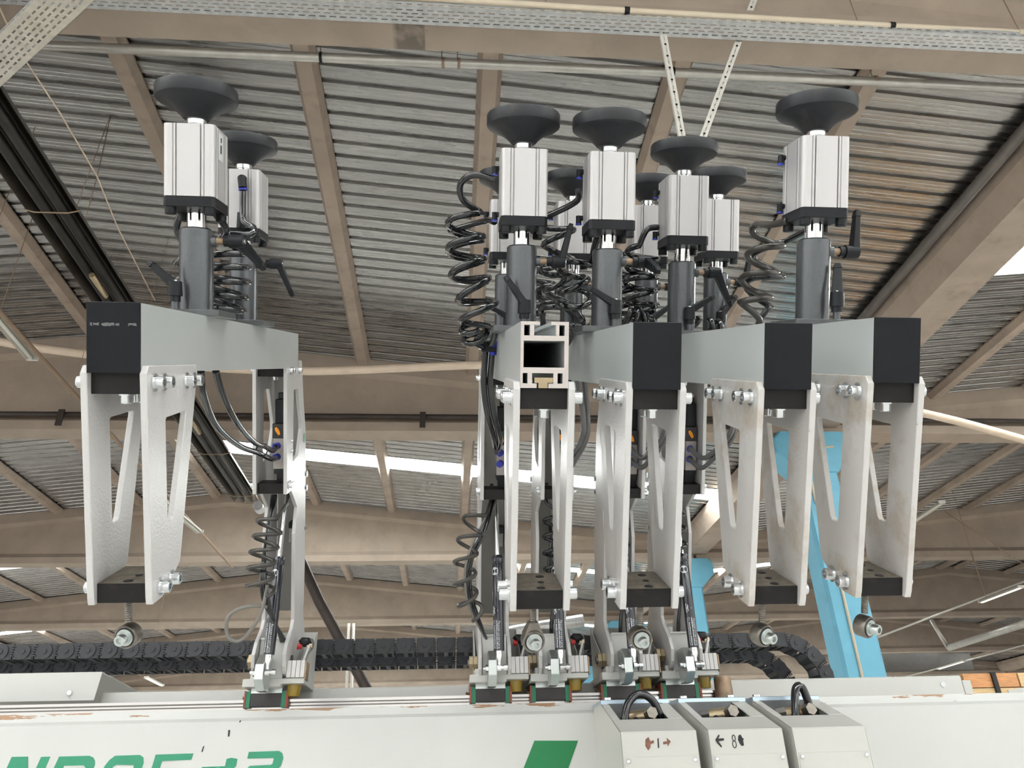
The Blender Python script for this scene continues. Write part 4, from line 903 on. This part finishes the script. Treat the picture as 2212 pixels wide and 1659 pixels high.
# far right arm
coil([(.752, 1.80, .335), (.745, 1.80, .29), (.735, 1.80, .235), (.722, 1.80, .185), (.716, 1.80, .15)], .038, 3.0, [(.735, 1.655, .325), (.72, 1.70, .325)], [(.745, 1.83, .12), (.748, 1.85, .085)], 'front coiled hose of the rightmost cylinder, stretched', 2.8, 'hose_dusty')
coil([(.800, 1.90, .315), (.797, 1.90, .26), (.780, 1.90, .205), (.762, 1.90, .155)], .040, 2.0, [(.800, 1.68, .335), (.825, 1.74, .325)], [(.765, 1.88, .11), (.775, 1.9, .07)], 'rear coiled hose of the rightmost cylinder, behind the stretched one', 1.0)
# left arm
coil([(-.548, 1.90, .255), (-.548, 1.90, .19), (-.560, 1.90, .125)], .055, 4.2, [(-.535, 1.765, .335), (-.515, 1.80, .30), (-.53, 1.84, .285)], [], 'coiled hose behind the front post of the left arm', .4)
coil([(-.600, 1.86, .225), (-.605, 1.86, .16), (-.600, 1.86, .12)], .045, 2.6, [(-.600, 1.77, .335), (-.625, 1.80, .30), (-.62, 1.84, .26)], [], 'coiled hose at the left of the front post, from behind its flange', 2.2)
hose('air_hose', catmull([(-.537, 2.018, .434), (-.535, 2.01, .39), (-.530, 2.0, .355), (-.500, 1.98, .335), (-.505, 1.96, .315), (-.560, 1.95, .312), (-.585, 1.95, .29)], 8), RH, 'hose_black', 'air hose looping from the elbow of the left rear cylinder', 'plain air hoses')
# ties and supply hoses to the valves
def supply(P, label, m='hose_black'): return hose('air_hose', catmull(P, 8), .0082, m, label, 'plain air hoses')
supply([(-.546, 1.720, -.022), (-.552, 1.760, -.077), (-.566, 1.900, -.156), (-.568, 2.100, -.224), (-.564, 2.300, -.268), (-.556, 2.42, -.300), (-.552, 2.472, -.303)], 'left one of two hoses hanging from the left beam to its valve')
supply([(-.538, 1.800, -.022), (-.540, 1.860, -.076), (-.545, 2.000, -.156), (-.554, 2.200, -.224), (-.558, 2.34, -.252), (-.554, 2.43, -.275), (-.552, 2.472, -.268)], 'right one of two hoses hanging from the left beam to its valve')
def supply_g(P, label): return supply(P, label, 'hose_grey')
tie = tag(MB().lathe([(.016, 0), (.018, 0), (.018, .008), (.016, .008)], aw((-.561, 2.315, -.262)), aw((.05, .95, -.25)), 14).build('cable_tie', 'black_plastic'), 'black tie around the two hoses of the left arm', 'cable tie')
for (x, lab) in ((.088, 'left'), (.106, 'right')):
    supply([(x, 2.04, .050), (x-.003, 2.05, .0), (x-.004, 2.07, -.055), (x+.009, 2.12, -.135), (x+.036, 2.25, -.222), (.140, 2.40, -.275), (.151, 2.47, -.28)], '%s one of two hoses hanging left of the uncapped beam' % lab)
tm = thing('hose_coupling', 'black double hose coupling with one blue ring left of the open beam', 'coupling', aw((.097, 2.035, .045)), RARM)
MB().box(-.022, .022, -.010, .010, -.012, .004).build('coupling_body', 'black_plastic', tm, .003); MB().cyl((-.009, 0, .0), (-.009, 0, .016), .011, n=14).build('coupling_ring', 'black_plastic', tm); MB().cyl((.010, 0, .0), (.010, 0, .017), .012, n=14).build('coupling_ring', 'blue_plastic', tm); MB().cyl((.010, 0, -.02), (.010, 0, -.012), .0095, n=14).build('coupling_ring', 'blue_plastic', tm)
tm2 = thing('hose_coupling', 'black hose coupling with blue ring right of the open beam', 'coupling', aw((.268, 2.035, .015)), RARM)
MB().box(-.014, .014, -.010, .010, -.016, .004).build('coupling_body', 'black_plastic', tm2, .003); MB().cyl((0, 0, .0), (0, 0, .016), .012, n=14).build('coupling_ring', 'blue_plastic', tm2); MB().cyl((0, 0, -.024), (0, 0, -.016), .0095, n=14).build('coupling_ring', 'blue_plastic', tm2)
supply([(.268, 2.035, .0), (.268, 2.05, -.06), (.272, 2.08, -.14), (.290, 2.15, -.22), (.330, 2.36, -.28), (.352, 2.47, -.270)], 'hose hanging right of the uncapped beam')
for X, s in ((.352, 1), (.5855, 1), (.784, -1)):
    nm = {.352: 'third', .5855: 'fourth', .784: 'rightmost'}[X]
    supply_g([(X-.01*s, 2.10, -.03), (X+.022, 2.16, -.18), (X+.020, 2.34, -.275), (X+.014, 2.42, -.290), (X-.003, 2.472, -.268)], 'upper supply hose at the valve of the %s arm' % nm)
    supply_g([(X+.014*s, 2.12, -.03), (X+.036, 2.18, -.19), (X+.028, 2.35, -.295), (X+.018, 2.42, -.325), (X-.003, 2.472, -.303)], 'lower supply hose at the valve of the %s arm' % nm)
# lower coils and cables beside the levers
hose('coiled_cable', [Vector(p) for p in ((-.530, 2.56, -.40), (-.532, 2.54, -.46))]+helix([(-.555, 2.42, -.485), (-.568, 2.40, -.56), (-.578, 2.38, -.65), (-.575, 2.38, -.71)], .040, 5.0, 1.0, 16, .8), .0062, 'hose_dusty', 'coiled dusty cable beside the gas spring of the left arm', 'coiled cables by the levers', cat='cable')
for k in range(3): hose('straight_cable', catmull([(-.588+.006*k, 2.58, -.44), (-.580, 2.46, -.56), (-.580+.006*k, 2.40, -.66), (-.572+.008*k, 2.40, -.74), (-.545, 2.44, -.82), (-.54+.008*k, 2.50, -.90)], 6), .0048, 'hose_black', '%s straight cable inside the coil of the left arm' % ('first', 'second', 'third')[k], 'straight cables at the left lever', cat='cable')
hose('cable_loop', catmull([(-.556, 2.38, -.68), (-.565, 2.36, -.74), (-.585, 2.35, -.79), (-.625, 2.34, -.835), (-.660, 2.34, -.825), (-.665, 2.34, -.775), (-.640, 2.34, -.745), (-.595, 2.35, -.735), (-.555, 2.37, -.745)], 8), .0055, 'cable_grey', 'grey cable loop sticking out left of the left lever', cat='cable')
hose('coiled_cable', [Vector(p) for p in ((.135, 2.56, -.40), (.130, 2.53, -.455))]+helix([(.080, 2.42, -.47), (.060, 2.40, -.53), (.045, 2.38, -.62), (.050, 2.38, -.72), (.075, 2.40, -.79)], .034, 5.2, .5, 16, .8), .0064, 'hose_dusty', 'coiled black cable left of the uncapped arm lever', 'coiled cables by the levers', cat='cable')
for k in range(3): hose('straight_cable', catmull([(.150, 2.56, -.46+.02*k), (.090+.01*k, 2.44, -.53), (.050+.008*k, 2.40, -.62), (.050+.008*k, 2.40, -.72), (.075+.007*k, 2.42, -.80), (.120, 2.50, -.90)], 6), .0048, 'cable_grey' if k == 0 else 'hose_black', '%s straight cable inside the coil by the uncapped arm' % ('grey', 'left black', 'right black')[k], 'straight cables at the uncapped lever', cat='cable')
for X, nm in ((.352, 'third'), (.5855, 'fourth'), (.784, 'rightmost')):
    hose('coiled_cable', [Vector(p) for p in ((X-.03, 2.58, -.40), (X-.035, 2.55, -.46))]+helix([(X-.015, 2.56, -.50), (X-.015, 2.54, -.62), (X-.01, 2.53, -.74)], .028, 4.6, .3, 14, .8), .0060, 'hose_black', 'coiled black cable inside the lever of the %s arm' % nm, 'coiled cables by the levers', cat='cable')
    hose('straight_cable', catmull([(X+.01, 2.60, -.50), (X-.02, 2.56, -.66), (X-.005, 2.54, -.78), (X-.015, 2.52, -.86), (X-.01, 2.54, -.93)], 6), .007, 'hose_black', 'thick black cable running down the lever of the %s arm' % nm, 'straight cables in the right levers', cat='cable')
